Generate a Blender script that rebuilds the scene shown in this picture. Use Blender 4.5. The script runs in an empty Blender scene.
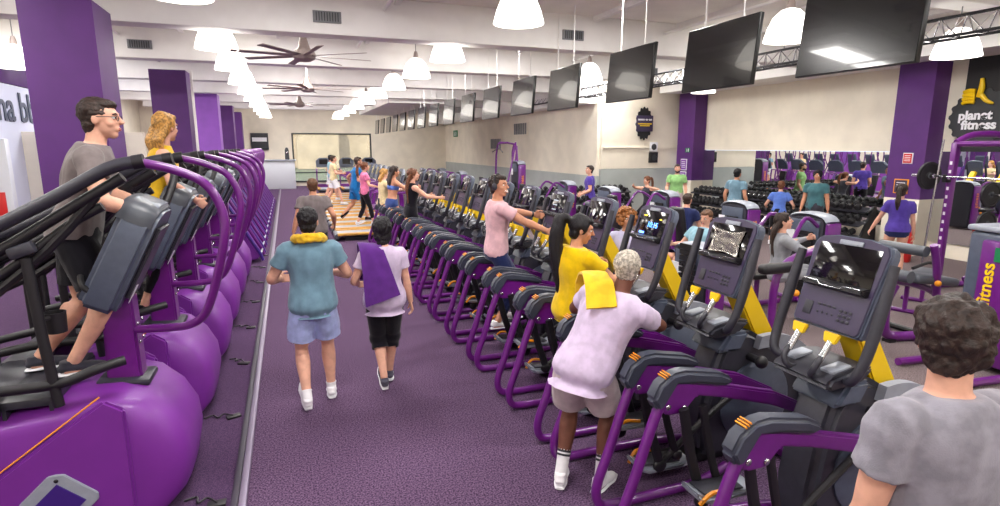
import bpy, bmesh, math, random
from mathutils import Vector as V, Matrix, Euler, noise
C = bpy.context.scene.collection
random.seed(7)
PI = math.pi
R = math.radians

# ---------------------------------------------------------------- materials
def lin(c):
    return tuple(((x/255)/12.92 if x/255 <= .04045 else ((x/255+.055)/1.055)**2.4) for x in c) + (1,)
def mat(name, c, rough=.5, metal=0, noisy=0, nscale=40, c2=None, bump=0, bscale=60, coat=0, spec=.5, sheen=0):
    m = bpy.data.materials.new(name); m.use_nodes = True
    nt = m.node_tree; b = nt.nodes['Principled BSDF']
    b.inputs['Base Color'].default_value = lin(c)
    b.inputs['Roughness'].default_value = rough
    b.inputs['Metallic'].default_value = metal
    b.inputs['Coat Weight'].default_value = coat
    b.inputs['Specular IOR Level'].default_value = spec
    b.inputs['Sheen Weight'].default_value = sheen
    tc = nt.nodes.new('ShaderNodeTexCoord')
    if noisy or c2:
        n = nt.nodes.new('ShaderNodeTexNoise'); n.inputs['Scale'].default_value = nscale
        n.inputs['Detail'].default_value = 3
        nt.links.new(tc.outputs['Object'], n.inputs['Vector'])
        r = nt.nodes.new('ShaderNodeValToRGB')
        r.color_ramp.elements[0].position = .38; r.color_ramp.elements[1].position = .62
        k = 1-noisy
        r.color_ramp.elements[0].color = lin(c2) if c2 else lin(tuple(x*k for x in c))
        r.color_ramp.elements[1].color = lin(c)
        nt.links.new(n.outputs['Fac'], r.inputs['Fac'])
        nt.links.new(r.outputs['Color'], b.inputs['Base Color'])
    if bump:
        n2 = nt.nodes.new('ShaderNodeTexNoise'); n2.inputs['Scale'].default_value = bscale
        nt.links.new(tc.outputs['Object'], n2.inputs['Vector'])
        bp = nt.nodes.new('ShaderNodeBump'); bp.inputs['Strength'].default_value = bump
        bp.inputs['Distance'].default_value = .01
        nt.links.new(n2.outputs['Fac'], bp.inputs['Height'])
        nt.links.new(bp.outputs['Normal'], b.inputs['Normal'])
    return m
def emis(name, c, s):
    m = bpy.data.materials.new(name); m.use_nodes = True
    b = m.node_tree.nodes['Principled BSDF']
    b.inputs['Base Color'].default_value = lin(c)
    b.inputs['Emission Color'].default_value = lin(c)
    b.inputs['Emission Strength'].default_value = s
    return m
def glass(name, c, rough=.02, tr=.85):
    m = bpy.data.materials.new(name); m.use_nodes = True
    nt = m.node_tree; b = nt.nodes['Principled BSDF']
    b.inputs['Base Color'].default_value = lin(c); b.inputs['Roughness'].default_value = rough
    t = nt.nodes.new('ShaderNodeBsdfTransparent'); x = nt.nodes.new('ShaderNodeMixShader')
    x.inputs[0].default_value = tr; t.inputs[0].default_value = lin(c)
    nt.links.new(b.outputs[0], x.inputs[1]); nt.links.new(t.outputs[0], x.inputs[2])
    nt.links.new(x.outputs[0], nt.nodes['Material Output'].inputs['Surface'])
    return m

M = {}
M['white'] = mat('ceiling_paint', (242,238,230), .8, noisy=.03, nscale=2)
M['wall'] = mat('wall_paint', (240,231,214), .75, noisy=.04, nscale=1.5)
M['wallgrey'] = mat('dado_paint', (176,182,180), .6, noisy=.04, nscale=2)
M['beam'] = mat('beam_paint', (240,238,236), .7, noisy=.03, nscale=2)
M['pwall'] = mat('purple_paint', (84,34,112), .55, noisy=.05, nscale=3)
M['pwall2'] = mat('light_purple_paint', (134,76,172), .55, noisy=.05, nscale=3)
M['carpet'] = mat('carpet_purple', (112,88,116), .95, nscale=85, c2=(54,36,62), bump=.4, bscale=160, spec=.1)
M['carpet2'] = mat('carpet_grey', (136,122,122), .95, nscale=80, c2=(86,74,78), bump=.3, bscale=140, spec=.1)
M['carpet3'] = mat('carpet_dark', (92,68,98), .95, nscale=140, c2=(58,40,70), bump=.3, bscale=240, spec=.1)
M['strip'] = mat('edge_strip', (118,106,128), .4, metal=.3)
M['stripd'] = mat('edge_strip_dark', (40,30,50), .5)
M['purple'] = mat('purple_powdercoat', (104,24,122), .28, coat=.5, noisy=.04, nscale=20)
M['dome'] = mat('purple_plastic', (118,40,146), .48, coat=.08, noisy=.03, nscale=5)
M['navyp'] = mat('violet_metal', (58,30,120), .35, coat=.3)
M['yellow'] = mat('yellow_paint', (240,200,8), .4)
M['orange'] = mat('orange_plastic', (236,150,24), .4)
M['dark'] = mat('charcoal_plastic', (50,50,60), .42, noisy=.08, nscale=30)
M['mid'] = mat('slate_plastic', (80,88,106), .4, noisy=.06, nscale=20)
M['light'] = mat('silver_plastic', (150,156,168), .35, noisy=.04, nscale=20)
M['black'] = mat('black_rubber', (20,18,24), .5, noisy=.1, nscale=30)
M['pad'] = mat('black_vinyl', (26,25,30), .38, bump=.1)
M['cap'] = mat('arm_pad_slate', (60,64,78), .4, noisy=.06, nscale=20)
M['gpad'] = mat('grey_vinyl', (74,78,86), .4, bump=.1)
M['steel'] = mat('chrome', (200,202,208), .18, metal=1)
M['screen'] = mat('dark_screen', (10,10,13), .08, coat=.5)
M['tv'] = mat('television_glass', (8,8,10), .2, coat=.4, spec=.4)
M['tvb'] = mat('television_bezel', (14,14,16), .3)
M['bezel'] = mat('console_purple_face', (60,50,80), .35, noisy=.06, nscale=30)
M['mirror'] = mat('mirror', (235,238,238), .01, metal=1)
M['blackwall'] = mat('black_wall', (20,20,24), .6)
M['red'] = mat('red_paint', (200,34,34), .35)
M['green'] = mat('exit_green', (0,120,70), .5)
M['paper'] = mat('white_label', (235,235,240), .5)
M['lampw'] = emis('lit_lamp_shade', (255,250,242), 2.0)
M['skyl'] = emis('lit_ceiling_panel', (255,252,246), 5.0)
M['ledblue'] = emis('blue_display_digits', (90,150,255), 2.5)
M['ledgrey'] = emis('lit_display', (150,160,170), .6)
M['led_y'] = emis('yellow_display', (255,210,60), 1.5)
M['fan'] = mat('fan_metal', (150,136,132), .5, metal=.1)
M['vent'] = mat('vent_grille', (120,122,126), .5)
M['ventd'] = mat('vent_dark', (50,52,56), .6)
M['counter'] = mat('counter_white', (206,210,218), .5)
M['glass'] = glass('window_glass', (244,244,244), .02, .88)
M['frost'] = mat('frosted_panel', (214,218,240), .25)
M['grass'] = mat('lawn', (118,128,92), .9, noisy=.2, nscale=1)
M['bld'] = mat('outside_render', (214,190,150), .9, noisy=.1, nscale=1)
M['gold'] = mat('treadmill_deck', (204,150,62), .5, noisy=.1, nscale=12)
M['foil'] = mat('crinkled_foil', (190,185,178), .22, metal=.9, bump=.8, bscale=9)
def cloth(name, c, n=.08): return mat(name, c, .9, noisy=n, nscale=14, bump=.15, bscale=220, spec=.1, sheen=.2)
def skin(name, c): return mat(name, c, .55, noisy=.06, nscale=18, spec=.3)
SK = dict(fair=skin('skin_fair', (224,170,146)), tan=skin('skin_tan', (204,146,116)), dark=skin('skin_dark', (112,70,56)), pale=skin('skin_pale', (232,186,166)))
M['eye'] = mat('eye_white', (235,232,228), .3); M['iris'] = mat('eye_dark', (35,24,20), .2)
M['lip'] = mat('lips', (176,92,88), .5); M['teeth'] = mat('teeth', (240,236,228), .3)

# ---------------------------------------------------------------- mesh helpers
def catmull(P, n):
    if n <= 1 or len(P) < 3: return list(P)
    out = []
    for i in range(len(P)-1):
        p0 = P[max(i-1, 0)]; p1 = P[i]; p2 = P[i+1]; p3 = P[min(i+2, len(P)-1)]
        for k in range(n):
            t = k/n
            out.append(.5*((2*p1)+(p2-p0)*t+(2*p0-5*p1+4*p2-p3)*t*t+(3*p1-p0-3*p2+p3)*t**3))
    out.append(P[-1]); return out
class MB:
    def __init__(s): s.bm = bmesh.new()
    def _new(s, f0): return [f for f in s.bm.faces if f.index == -1]
    def box(s, c, d, rot=(0,0,0), bev=0, seg=2):
        b = bmesh.new(); bmesh.ops.create_cube(b, size=1)
        bmesh.ops.scale(b, vec=d, verts=b.verts)
        if bev: bmesh.ops.bevel(b, geom=b.edges[:], offset=min(bev, min(d)*.49), segments=seg, affect='EDGES', profile=.5)
        bmesh.ops.transform(b, matrix=Matrix.Translation(c) @ Euler([R(a) for a in rot]).to_matrix().to_4x4(), verts=b.verts)
        s.add(b); return s
    def add(s, b):
        me = bpy.data.meshes.new('tmp'); b.to_mesh(me); b.free(); s.bm.from_mesh(me); bpy.data.meshes.remove(me)
    def tube(s, pts, r, seg=10, n=4, ell=None, caps=True):
        P = [V(p) for p in pts]
        rr = list(r) if isinstance(r, (list, tuple)) else [r]*len(P)
        if n > 1 and len(P) > 2:
            RP = [V((a, 0, 0)) for a in rr]
            P = catmull(P, n); rr = [max(v.x, 1e-4) for v in catmull(RP, n)]
        T = [(P[min(i+1, len(P)-1)]-P[max(i-1, 0)]).normalized() for i in range(len(P))]
        up = V(ell[2]) if ell else (V((0,0,1)) if abs(T[0].z) < .9 else V((1,0,0)))
        a = (up-T[0]*up.dot(T[0])).normalized()
        rings = []
        for i, p in enumerate(P):
            a = (a-T[i]*a.dot(T[i])).normalized(); b = T[i].cross(a)
            ka, kb = (ell[0], ell[1]) if ell else (1, 1)
            rings.append([s.bm.verts.new(p+a*(math.cos(2*PI*k/seg)*rr[i]*ka)+b*(math.sin(2*PI*k/seg)*rr[i]*kb)) for k in range(seg)])
        s._skin(rings, seg, caps); return s
    def _skin(s, rings, seg, caps=True):
        for i in range(len(rings)-1):
            for k in range(seg):
                s.bm.faces.new((rings[i][k], rings[i][(k+1)%seg], rings[i+1][(k+1)%seg], rings[i+1][k]))
        if caps:
            s.bm.faces.new(rings[0][::-1]); s.bm.faces.new(rings[-1])
    def loft(s, secs, side, dep, seg=18, n=3):
        side = V(side); dep = V(dep)
        Pc = catmull([V(q[0]) for q in secs], n); Pr = catmull([V((q[1], q[2], 0)) for q in secs], n)
        rings = [[s.bm.verts.new(c+side*(r.x*math.cos(2*PI*k/seg))+dep*(r.y*math.sin(2*PI*k/seg))) for k in range(seg)] for c, r in zip(Pc, Pr)]
        s._skin(rings, seg); return s
    def ell(s, c, r, rot=None, seg=16, ring=10):
        b = bmesh.new(); bmesh.ops.create_uvsphere(b, u_segments=seg, v_segments=ring, radius=1)
        bmesh.ops.scale(b, vec=r if hasattr(r, '__len__') else (r, r, r), verts=b.verts)
        m = rot if rot is not None else Matrix.Identity(3)
        bmesh.ops.transform(b, matrix=Matrix.Translation(c) @ m.to_4x4(), verts=b.verts)
        s.add(b); return s
    def cyl(s, a, b, r, seg=14, r2=None):
        return s.tube([a, b], [r, r if r2 is None else r2], seg, 1)
    def prism(s, poly, y0, y1, bev=0, axis='y', seg=2):
        # poly in (x,z), extruded along y (axis='y'); axis 'x': poly in (y,z) extruded along x; 'z': poly (x,y)
        def mk(p, h):
            return {'y': (p[0], h, p[1]), 'x': (h, p[0], p[1]), 'z': (p[0], p[1], h)}[axis]
        b = bmesh.new()
        A = [b.verts.new(mk(p, y0)) for p in poly]; B = [b.verts.new(mk(p, y1)) for p in poly]
        b.faces.new(A); b.faces.new(B[::-1])
        for i in range(len(poly)):
            j = (i+1) % len(poly); b.faces.new((A[i], B[i], B[j], A[j]))
        bmesh.ops.recalc_face_normals(b, faces=b.faces)
        if bev:
            es = [e for e in b.edges if len(e.link_faces) == 2 and e.calc_face_angle(0) > .5]
            bmesh.ops.bevel(b, geom=es, offset=bev, segments=seg, affect='EDGES', clamp_overlap=True)
        s.add(b); return s
    def lathe(s, prof, c=(0,0,0), seg=20, closed=False):
        c = V(c); rings = []
        for r, z in prof:
            rings.append([s.bm.verts.new(c+V((max(r, .0008)*math.cos(2*PI*k/seg), max(r, .0008)*math.sin(2*PI*k/seg), z))) for k in range(seg)])
        s._skin(rings, seg, True if not closed else False)
        if closed:
            for k in range(seg):
                s.bm.faces.new((rings[-1][k], rings[-1][(k+1)%seg], rings[0][(k+1)%seg], rings[0][k]))
        return s
    def build(s, name, m, parent=None, ang=38, remesh=0, smooth=0, disp=None, xf=None, cuts=None):
        bm = s.bm
        bmesh.ops.recalc_face_normals(bm, faces=bm.faces)
        if xf is not None: bmesh.ops.transform(bm, matrix=xf, verts=bm.verts)
        me = bpy.data.meshes.new(name); bm.to_mesh(me); bm.free()
        if remesh:
            o = bpy.data.objects.new('t', me); C.objects.link(o)
            md = o.modifiers.new('r', 'REMESH'); md.mode = 'VOXEL'; md.voxel_size = remesh; md.use_smooth_shade = True
            dg = bpy.context.evaluated_depsgraph_get(); dg.update()
            m2 = bpy.data.meshes.new_from_object(o.evaluated_get(dg)); bpy.data.objects.remove(o); bpy.data.meshes.remove(me); me = m2; me.name = name
            b = bmesh.new(); b.from_mesh(me)
            for _ in range(smooth): bmesh.ops.smooth_vert(b, verts=b.verts, factor=.5, use_axis_x=True, use_axis_y=True, use_axis_z=True)
            if disp:
                b.normal_update()
                amp, sc = disp[0], disp[1]; st = disp[2] if len(disp) > 2 else (1,1,1)
                for v in b.verts:
                    q = V((v.co.x*sc*st[0], v.co.y*sc*st[1], v.co.z*sc*st[2]))
                    v.co += v.normal*(noise.noise(q)+.5*noise.noise(q*2.3))*amp
            for (p, nrm, rad) in (cuts or []):
                fs = [f for f in b.faces if (f.calc_center_median()-p).length < rad]
                if not fs: continue
                vs = list({v for f in fs for v in f.verts}); es = list({e for f in fs for e in f.edges})
                bmesh.ops.bisect_plane(b, geom=vs+es+fs, plane_co=p, plane_no=nrm)
                def out(f):
                    d = f.calc_center_median()-p; a = d.dot(nrm)
                    return 1e-5 < a < rad*1.1 and (d-nrm*a).length < rad*(.72 if rad < .13 else 1)
                dl = [f for f in b.faces if out(f)]
                bmesh.ops.delete(b, geom=dl, context='FACES')
            for f in b.faces: f.smooth = True
            b.to_mesh(me); b.free()
        else:
            b = bmesh.new(); b.from_mesh(me)
            for f in b.faces: f.smooth = True
            for e in b.edges:
                e.smooth = len(e.link_faces) == 2 and e.calc_face_angle(0) < R(ang)
            b.to_mesh(me); b.free()
        me.materials.clear(); me.materials.append(m)
        o = bpy.data.objects.new(name, me); C.objects.link(o)
        if parent is not None: o.parent = parent
        return o
def tag(o, label=None, cat=None, group=None, kind=None):
    if label: o['label'] = label
    if cat: o['category'] = cat
    if group: o['group'] = group
    if kind: o['kind'] = kind
    return o
def empty(name, loc=(0,0,0), rz=0, label=None, cat=None, group=None):
    o = bpy.data.objects.new(name, None); C.objects.link(o); o.location = loc; o.rotation_euler = (0,0,R(rz))
    o.empty_display_size = .1
    return tag(o, label, cat, group)
KIDS = {}
def kids(o):
    return [c for c in C.objects if c.parent == o]
def dup(o, loc=None, rz=None, label=None, parent=None, tree=None):
    if tree is None:
        tree = {}
        for c in C.objects:
            if c.parent: tree.setdefault(c.parent, []).append(c)
    n = o.copy(); C.objects.link(n)
    if parent is not None: n.parent = parent
    if loc is not None: n.location = loc
    if rz is not None: n.rotation_euler = (0,0,R(rz))
    if label: n['label'] = label
    for c in tree.get(o, []): dup(c, parent=n, tree=tree)
    return n
def text(body, size, m, parent, M4, name='lettering', ext=.004, off=0, align='CENTER', sp=1, shear=0):
    cu = bpy.data.curves.new(name, 'FONT'); cu.body = body; cu.size = size; cu.extrude = ext; cu.offset = off
    cu.align_x = align; cu.align_y = 'CENTER'; cu.space_line = sp; cu.shear = shear
    cu.materials.append(m)
    t_ = bpy.data.objects.new('t', cu); C.objects.link(t_); bpy.context.view_layer.update()
    me = bpy.data.meshes.new_from_object(t_.evaluated_get(bpy.context.evaluated_depsgraph_get())); bpy.data.objects.remove(t_)
    me.materials.clear(); me.materials.append(m)
    o = bpy.data.objects.new(name, me); C.objects.link(o)
    if parent is not None: o.parent = parent
    o.matrix_local = M4
    return o
def face_negx(x, y, z, extra=0):   # text readable when looking toward +X ; letters run toward -Y
    return Matrix.Translation((x,y,z)) @ Euler((R(90), 0, R(-90))).to_matrix().to_4x4() @ Matrix.Rotation(R(extra), 4, 'Z')
def face_negy(x, y, z, extra=0):
    return Matrix.Translation((x,y,z)) @ Euler((R(90), 0, 0)).to_matrix().to_4x4() @ Matrix.Rotation(R(extra), 4, 'Z')
ORD = ['first','second','third','fourth','fifth','sixth','seventh','eighth','ninth','tenth','eleventh','twelfth','thirteenth','fourteenth','fifteenth','sixteenth','seventeenth','eighteenth','nineteenth','twentieth']
def struct(name, mb, m): return tag(mb.build(name, m), kind='structure')
# ================================================================ ROOM
H = 3.95; CZ = 4.55; XR = 12.5; XL = -7.0; YF = 34.8; YS = 16.1; XS = 9.25; YB = -4.0
struct('floor', MB().box((1.8, 15.4, -.05), (4.4, 38.8, .1)), M['carpet'])
struct('floor', MB().box((8.3, 15.4, -.05), (8.6, 38.8, .1)), M['carpet2'])
struct('floor', MB().box((-3.7, 15.4, -.052), (6.6, 38.8, .1)), M['carpet3'])
struct('trim_1', MB().box((-.405, 15.4, .012), (.05, 38.8, .03), bev=.006), M['strip'])
struct('trim_2', MB().box((-.455, 15.4, .010), (.045, 38.8, .022), bev=.004), M['stripd'])
struct('ceiling', MB().box((2.8, 15.4, CZ+.05), (19.8, 39, .1)), M['white'])
# right wall
struct('wall_right', MB().box((XR+.1, 11.5, 3.34), (.2, 9.2, 2.42)).box((XR+.1, 11.5, .25), (.2, 9.2, .5)).box((XR+.1, 1.5, 2.27), (.2, 10.8, 4.55)), M['wall'])
struct('wall_right', MB().box((10.98, YS+.1, 3.04), (3.24, .2, 3.02)), M['wall'])
struct('wall_right', MB().box((10.98, YS+.1, .76), (3.24, .2, 1.52)), M['wallgrey'])
struct('wall_right', MB().box((XS+.1, 25.5, 2.92), (.2, 18.6, 3.25)), M['wall'])
struct('wall_right', MB().box((XS+.1, 25.5, .65), (.2, 18.6, 1.3)), M['wallgrey'])
struct('ceiling_soffit', MB().box((XS-.25, 25.5, 4.05), (.7, 18.4, .96)).box((11.9, 5.9, 4.22), (1.2, 20.0, .64)), M['beam'])
# mirrors along the right wall, low part
mr = MB().box((XR-.01, 11.85, 1.31), (.03, 6.5, 1.62))
struct('mirror_wall', mr, M['mirror'])
struct('mirror_wall', MB().box((XR-.01, 4.0, 1.22), (.03, 8.1, 1.84)), M['mirror'])
struct('wall_panel_black', MB().box((XR-.05, 3.6, 3.02), (.1, 8.0, 1.76)), M['blackwall'])
struct('pillar', MB().box((XR-.2, 8.32, 2.56), (.5, .74, 2.78)), M['pwall'])
struct('pillar', MB().box((XR-.2, 8.32, .585), (.5, .74, 1.17)), M['wall'])
struct('pillar', MB().box((12.3, 15.45, 2.56), (.5, .8, 2.78)), M['pwall'])
struct('pillar', MB().box((12.3, 15.45, .585), (.5, .8, 1.17)), M['wall'])
# far wall with window
gx0, gx1, gz0, gz1 = .36, 4.69, .25, 2.93
struct('wall_back', MB().box(((XL+gx0)/2, YF+.1, 2.27), (gx0-XL, .2, 4.55)).box(((gx1+9.4)/2, YF+.1, 2.27), (9.4-gx1, .2, 4.55))
       .box(((gx0+gx1)/2, YF+.1, (gz1+4.55)/2), (gx1-gx0, .2, 4.55-gz1)).box(((gx0+gx1)/2, YF+.1, gz0/2), (gx1-gx0, .2, gz0)), M['wall'])
w = tag(MB().box(((gx0+gx1)/2, YF+.05, (gz0+gz1)/2), (gx1-gx0, .02, gz1-gz0)).build('window_1', M['glass']), kind='structure')
fr = MB()
for x in (gx0, gx1): fr.box((x, YF, (gz0+gz1)/2), (.08, .1, gz1-gz0+.08))
for z in (gz0, gz1): fr.box(((gx0+gx1)/2, YF, z), (gx1-gx0, .1, .08))
fr.box((gx0+1.3, YF+.02, .75), (2.6, .05, .06)); fr.build('window_frame', M['ventd'], w)
# outside
struct('outside_lawn', MB().box((4, 60, -.1), (90, 50, .1)), M['grass'])
struct('outside_building', MB().box((4, 66, 2.2), (40, 3, 4.4)).box((3.0, 62, 3.2), (4, 3, 6.4)).prism([(-16,4.4),(26,4.4),(20,5.4),(-10,5.4)], 64.6, 66), M['bld'])
# left wall
struct('wall_left', MB().box((XL-.1, 15.4, 2.27), (.2, 39, 4.55)), M['wall'])
struct('wall_front', MB().box((2.75, YB-.1, 2.27), (19.7, .2, 4.55)), M['wall'])
# beams across the room
for y, z0 in ((9.65, 3.95), (13.4, 3.95), (17.3, 3.95), (21.2, 3.95), (25.2, 3.95), (29.2, 3.95), (5.6, 4.2), (1.5, 4.2)):
    xr = 12.4 if y < 16 else 9.3
    struct('ceiling_beam', MB().box(((-5.7+xr)/2, y+.2, (z0+4.55)/2), (xr+5.7, .4, 4.55-z0), bev=.01), M['beam'])
# purlins along the room (thin) between the deep beams
for x in (-5.4, -3.6, -1.8, 0, 1.8, 3.6, 5.4, 7.2, 9.0, 10.6):
    y1 = 34.7 if x < 9.2 else 16
    struct('ceiling_purlin', MB().box((x, (YB+y1)/2, 4.51), (.09, y1-YB, .09)), M['beam'])
# white service duct with small hangers near the screens
struct('ceiling_bulkhead', MB().box((4.9, 26, 4.0), (2.6, 9, .4), bev=.02), M['beam'])
# lit ceiling panels
for y in (7.4, 11.6, 15.4, 19.3, 23.2, 27.2, 31.5, 3.0, -1.2):
    for x in (-4.3, .2, 4.6, 9.0):
        if y > 16 and x > 8.5: continue
        p = tag(MB().box((x, y, 4.505), (1.5, .55, .03), bev=.005).build('ceiling_panel_light', M['skyl']),
                'lit white panel flush in the ceiling between two beams', 'ceiling light', 'lit panels in the ceiling')
        MB().box((x, y, 4.53), (1.6, .65, .03)).build('frame', M['beam'], p)
# left pillars
for i, y in enumerate((8.4, 15.2, 21.6, 27.5, 32.5)):
    struct('pillar', MB().box((-2.42, y+.4, 1.975), (.74, .8, 3.95)), M['pwall'] if i != 2 else M['pwall2'])
    if i == 1:
        struct('trim_3', MB().box((-1.945, 15.24, 1.975), (.05, .06, 3.95)), M['beam'])
# front shop on the left: frosted panel, fascia, letters
struct('partition', MB().box((-6.2, 18.0, 1.85), (.12, 7.0, 3.7)), M['frost'])
struct('ledge_trim', MB().box((10.9, YS-.02, 2.2), (3.0,.06,.04)), M['wall'])
sg = empty('fascia_board', (-6.2, 16.5, 0), 0, 'dark purple fascia board above the frosted entrance panels', 'sign')
MB().box((0, 1.5, 4.08), (.2, 8.0, .74), bev=.02).build('board', M['pwall'], sg)
lt = text('na bb', 1.0, M['mid'], None, face_negx(-6.12, 17.6, 3.15) @ Matrix.Rotation(PI, 4, 'Y'), 'window_lettering', .01, .012)
tag(lt, 'dark blue slab letters across the frosted entrance panel', 'sign')

# purple balloon-like round sign and wall box between pillars
bs = empty('round_sign', (-3.95, 14.6, 2.45), 0, 'purple round sign on a thin pole just beyond the first purple pillar', 'sign')
MB().ell((0,0,0), (.03,.22,.26)).build('disc', M['pwall2'], bs); MB().cyl((0,0,-.25), (0,0,-2.45), .02).build('pole', M['steel'], bs)
dv = empty('air_handler', (-4.7, 17.0, 2.95), 0, 'dark grey ventilation unit hung between the purple pillars', 'ventilation unit')
MB().box((0,0,0), (1.3,.9,.6), bev=.03).build('casing', M['ventd'], dv); MB().box((.1,-.46,-.55), (1.3,.06,.5), bev=.02).build('purple_panel', M['pwall'], dv)
for dx in (-.5,.5): MB().cyl((dx,0,.3), (dx,0,1.6), .012).build('hanger', M['beam'], dv)
dr = tag(MB().box((-4.55, 17.6, 1.15), (.9, .06, 2.3)).build('door_1', M['counter']), kind='structure')
MB().box((-4.5, 17.56, 1.45), (.22, .02, .55)).build('door_pane', M['ventd'], dr)
struct('wall_inner', MB().box((-5.0, 17.7, 1.3), (3.0, .1, 2.6)), M['wall'])
fx = empty('hose_cabinet', (-5.9, 14.9, 0), 0, 'red fire hose cabinet in a white surround at the left edge', 'fire cabinet')
MB().box((0,0,1.2), (.9,.2,2.4), bev=.02).build('surround', M['counter'], fx)
MB().box((.1,-.11,1.0), (.45,.04,.6), bev=.01).build('door', M['red'], fx)
MB().box((.1,-.135,1.05), (.16,.01,.2)).build('symbol', M['paper'], fx)
MB().box((.0,-.11,2.0), (.14,.02,.2)).build('small_sign', M['red'], fx)
# counter far
ct = empty('reception_counter', (-.42, 33.0, 0), 0, 'white reception counter at the far end of the aisle', 'counter')
MB().box((0,0,.72), (1.6,.9,1.44), bev=.02).build('body', M['counter'], ct); MB().box((0,0,1.5), (1.75,1.0,.07), bev=.015).build('top', M['light'], ct)
bt = empty('dispenser', (.02, 32.9, 1.535), 0, 'dark upright dispenser standing on the white reception counter', 'dispenser')
MB().lathe([(.1,0),(.11,.05),(.1,.5),(.06,.62),(.0,.64)]).build('body', M['ventd'], bt); MB().box((0,-.1,.35), (.06,.06,.1), bev=.01).build('tap', M['steel'], bt)
wl = empty('wall_shelf', (-.6, 34.7, 2.4), 0, 'dark framed wall unit above the white reception counter', 'wall unit')
MB().box((-.75,0,.1), (.9,.15,.9), bev=.02).build('frame', M['ventd'], wl); MB().box((-.75,-.09,.2), (.75,.02,.22)).build('lit_panel', M['paper'], wl)

# ---------------- pendants
pd = empty('pendant_lamp', (0,0,0), 0, 'x', 'pendant lamp', 'white dome pendant lamps under the ceiling')
MB().lathe([(.035,.22),(.12,.19),(.21,.10),(.27,-.04),(.31,-.19),(.30,-.19),(.255,-.04),(.2,.085),(.115,.172),(.03,.2)], seg=28, closed=True).build('shade', M['lampw'], pd)
MB().lathe([(.0,.36),(.03,.35),(.045,.3),(.06,.2),(.07,.18),(.0,.17)], seg=16).build('cap', M['fan'], pd)
MB().cyl((0,0,.34), (0,0,.64), .008, 8).build('cord', M['vent'], pd)
MB().ell((0,0,-.02), .07).build('bulb', M['lampw'], pd)
rows = []
for y in (6.8,10.1,12.7,15.5,18.4,21.0,24,27,30,33): rows.append((-.9,y,3.9,'over the aisle'))
for y in (6.8,10.1,12.7,15.5,18.4,21.0,24,27,30,33): rows.append((2.75,y,3.9,'over the arc trainer row'))
for y in (5.6,8.7): rows.append((6.3 if y < 6 else 8.2,y+.5,3.8,'beside the lattice truss'))
rows += [(9.15,5.8,3.7,'beside the black logo wall'),(-4.4,12.9,3.8,'beyond the first purple pillar'),(-4.4,16.3,3.8,'beyond the first purple pillar'),(10.3,12.6,3.8,'beside the lattice truss'),(6.6,12,3.9,'beside the lattice truss'),(-4.4,6.6,3.9,'beyond the first purple pillar')]
cnt = {}
for i, (x,y,z,w_) in enumerate(rows):
    cnt[w_] = cnt.get(w_, 0)+1
    lb = 'white glowing dome pendant lamp %s, %s from the camera' % (w_, ORD[cnt[w_]-1])
    if i == 0: pd.location = (x,y,z); pd['label'] = lb
    else: dup(pd, (x,y,z), label=lb)
# ---------------- ceiling fans
fn = empty('ceiling_fan', (.38,10.4,3.72), 10, 'large eight-blade ceiling fan nearest the camera over the aisle', 'ceiling fan', 'ceiling fans over the aisle')
MB().lathe([(.0,.34),(.05,.3),(.1,.12),(.17,.06),(.19,.0),(.17,-.05),(.1,-.09),(.0,-.1)]).build('motor', M['fan'], fn)
MB().cyl((0,0,.3), (0,0,.83), .025).build('rod', M['beam'], fn)
for k in range(8):
    a = k*PI/4
    MB().box((.62,0,.0), (1.0,.11,.012), rot=(10,0,0), bev=.004).build('blade', M['fan'], fn, xf=Matrix.Rotation(a, 4, 'Z'))
dup(fn, (.62,16.2,3.72), 33, 'ceiling fan second from the camera, between the deep white beams')
dup(fn, (.55,22.4,3.72), 20, 'ceiling fan farthest from the camera, above the far aisle')
# vents on the beams
vt = empty('air_vent', (.72,9.63,4.2), 0, 'x', 'air vent', 'grilles set in the white ceiling beams')
MB().box((0,0,0), (.42,.03,.17), bev=.005).build('frame', M['vent'], vt)
g = MB()
for k in range(9): g.box((-.16+.04*k,-.02,0), (.012,.02,.13))
g.build('grille', M['ventd'], vt)
vt['label'] = 'grey grille in the nearest deep ceiling beam, above the aisle fan'
dup(vt, (4.95,9.63,4.2), label='grey grille in the nearest deep beam, just beside the hanging television line')
dup(vt, (-2.55,13.38,4.2), label='grey grille in the second deep beam, left of the dome lamps')
dup(vt, (9.2,13.38,4.2), label='grey grille in the second deep beam, beyond the lattice truss')
for i, (y, z) in enumerate(((25.5,2.35),(22.5,2.95))):
    v = empty('wall_vent', (9.22,y,z), -90, 'dark slatted grille on the far right wall, %s from the camera' % ORD[1-i], 'air vent', 'grilles on the far wall')
    MB().box((0,0,0), (1.5,.04,.55)).build('frame', M['wall'], v)
    g = MB()
    for k in range(7): g.box((-.6+.2*k,-.03,0), (.11,.03,.45))
    g.build('grille', M['vent'], v)
# ---------------- truss
tr = empty('lattice_truss', (8.7,-3.5,3.72), 0, 'long black and silver lattice truss hung under the ceiling', 'truss')
g = MB()
for dx, dz in ((-.14,0),(.14,0),(0,.27)): g.cyl((dx,0,dz), (dx,24.5,dz), .022, 8)
g.build('chord', M['ventd'], tr)
g = MB(); n = 70
for k in range(n):
    y0 = k*24.5/n; y1 = (k+1)*24.5/n; ym = (y0+y1)/2
    g.cyl((-.14,y0,0), (0,ym,.27), .01, 5); g.cyl((0,ym,.27), (-.14,y1,0), .01, 5)
    g.cyl((.14,y0,0), (0,ym,.27), .01, 5); g.cyl((0,ym,.27), (.14,y1,0), .01, 5); g.cyl((-.14,y0,0), (.14,y0,0), .01, 5)
g.build('lattice', M['steel'], tr)
g = MB()
for y in (2,7,12,17,22): g.cyl((0,y,.27), (0,y,.83), .008, 6)
g.build('hanger', M['vent'], tr)
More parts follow.
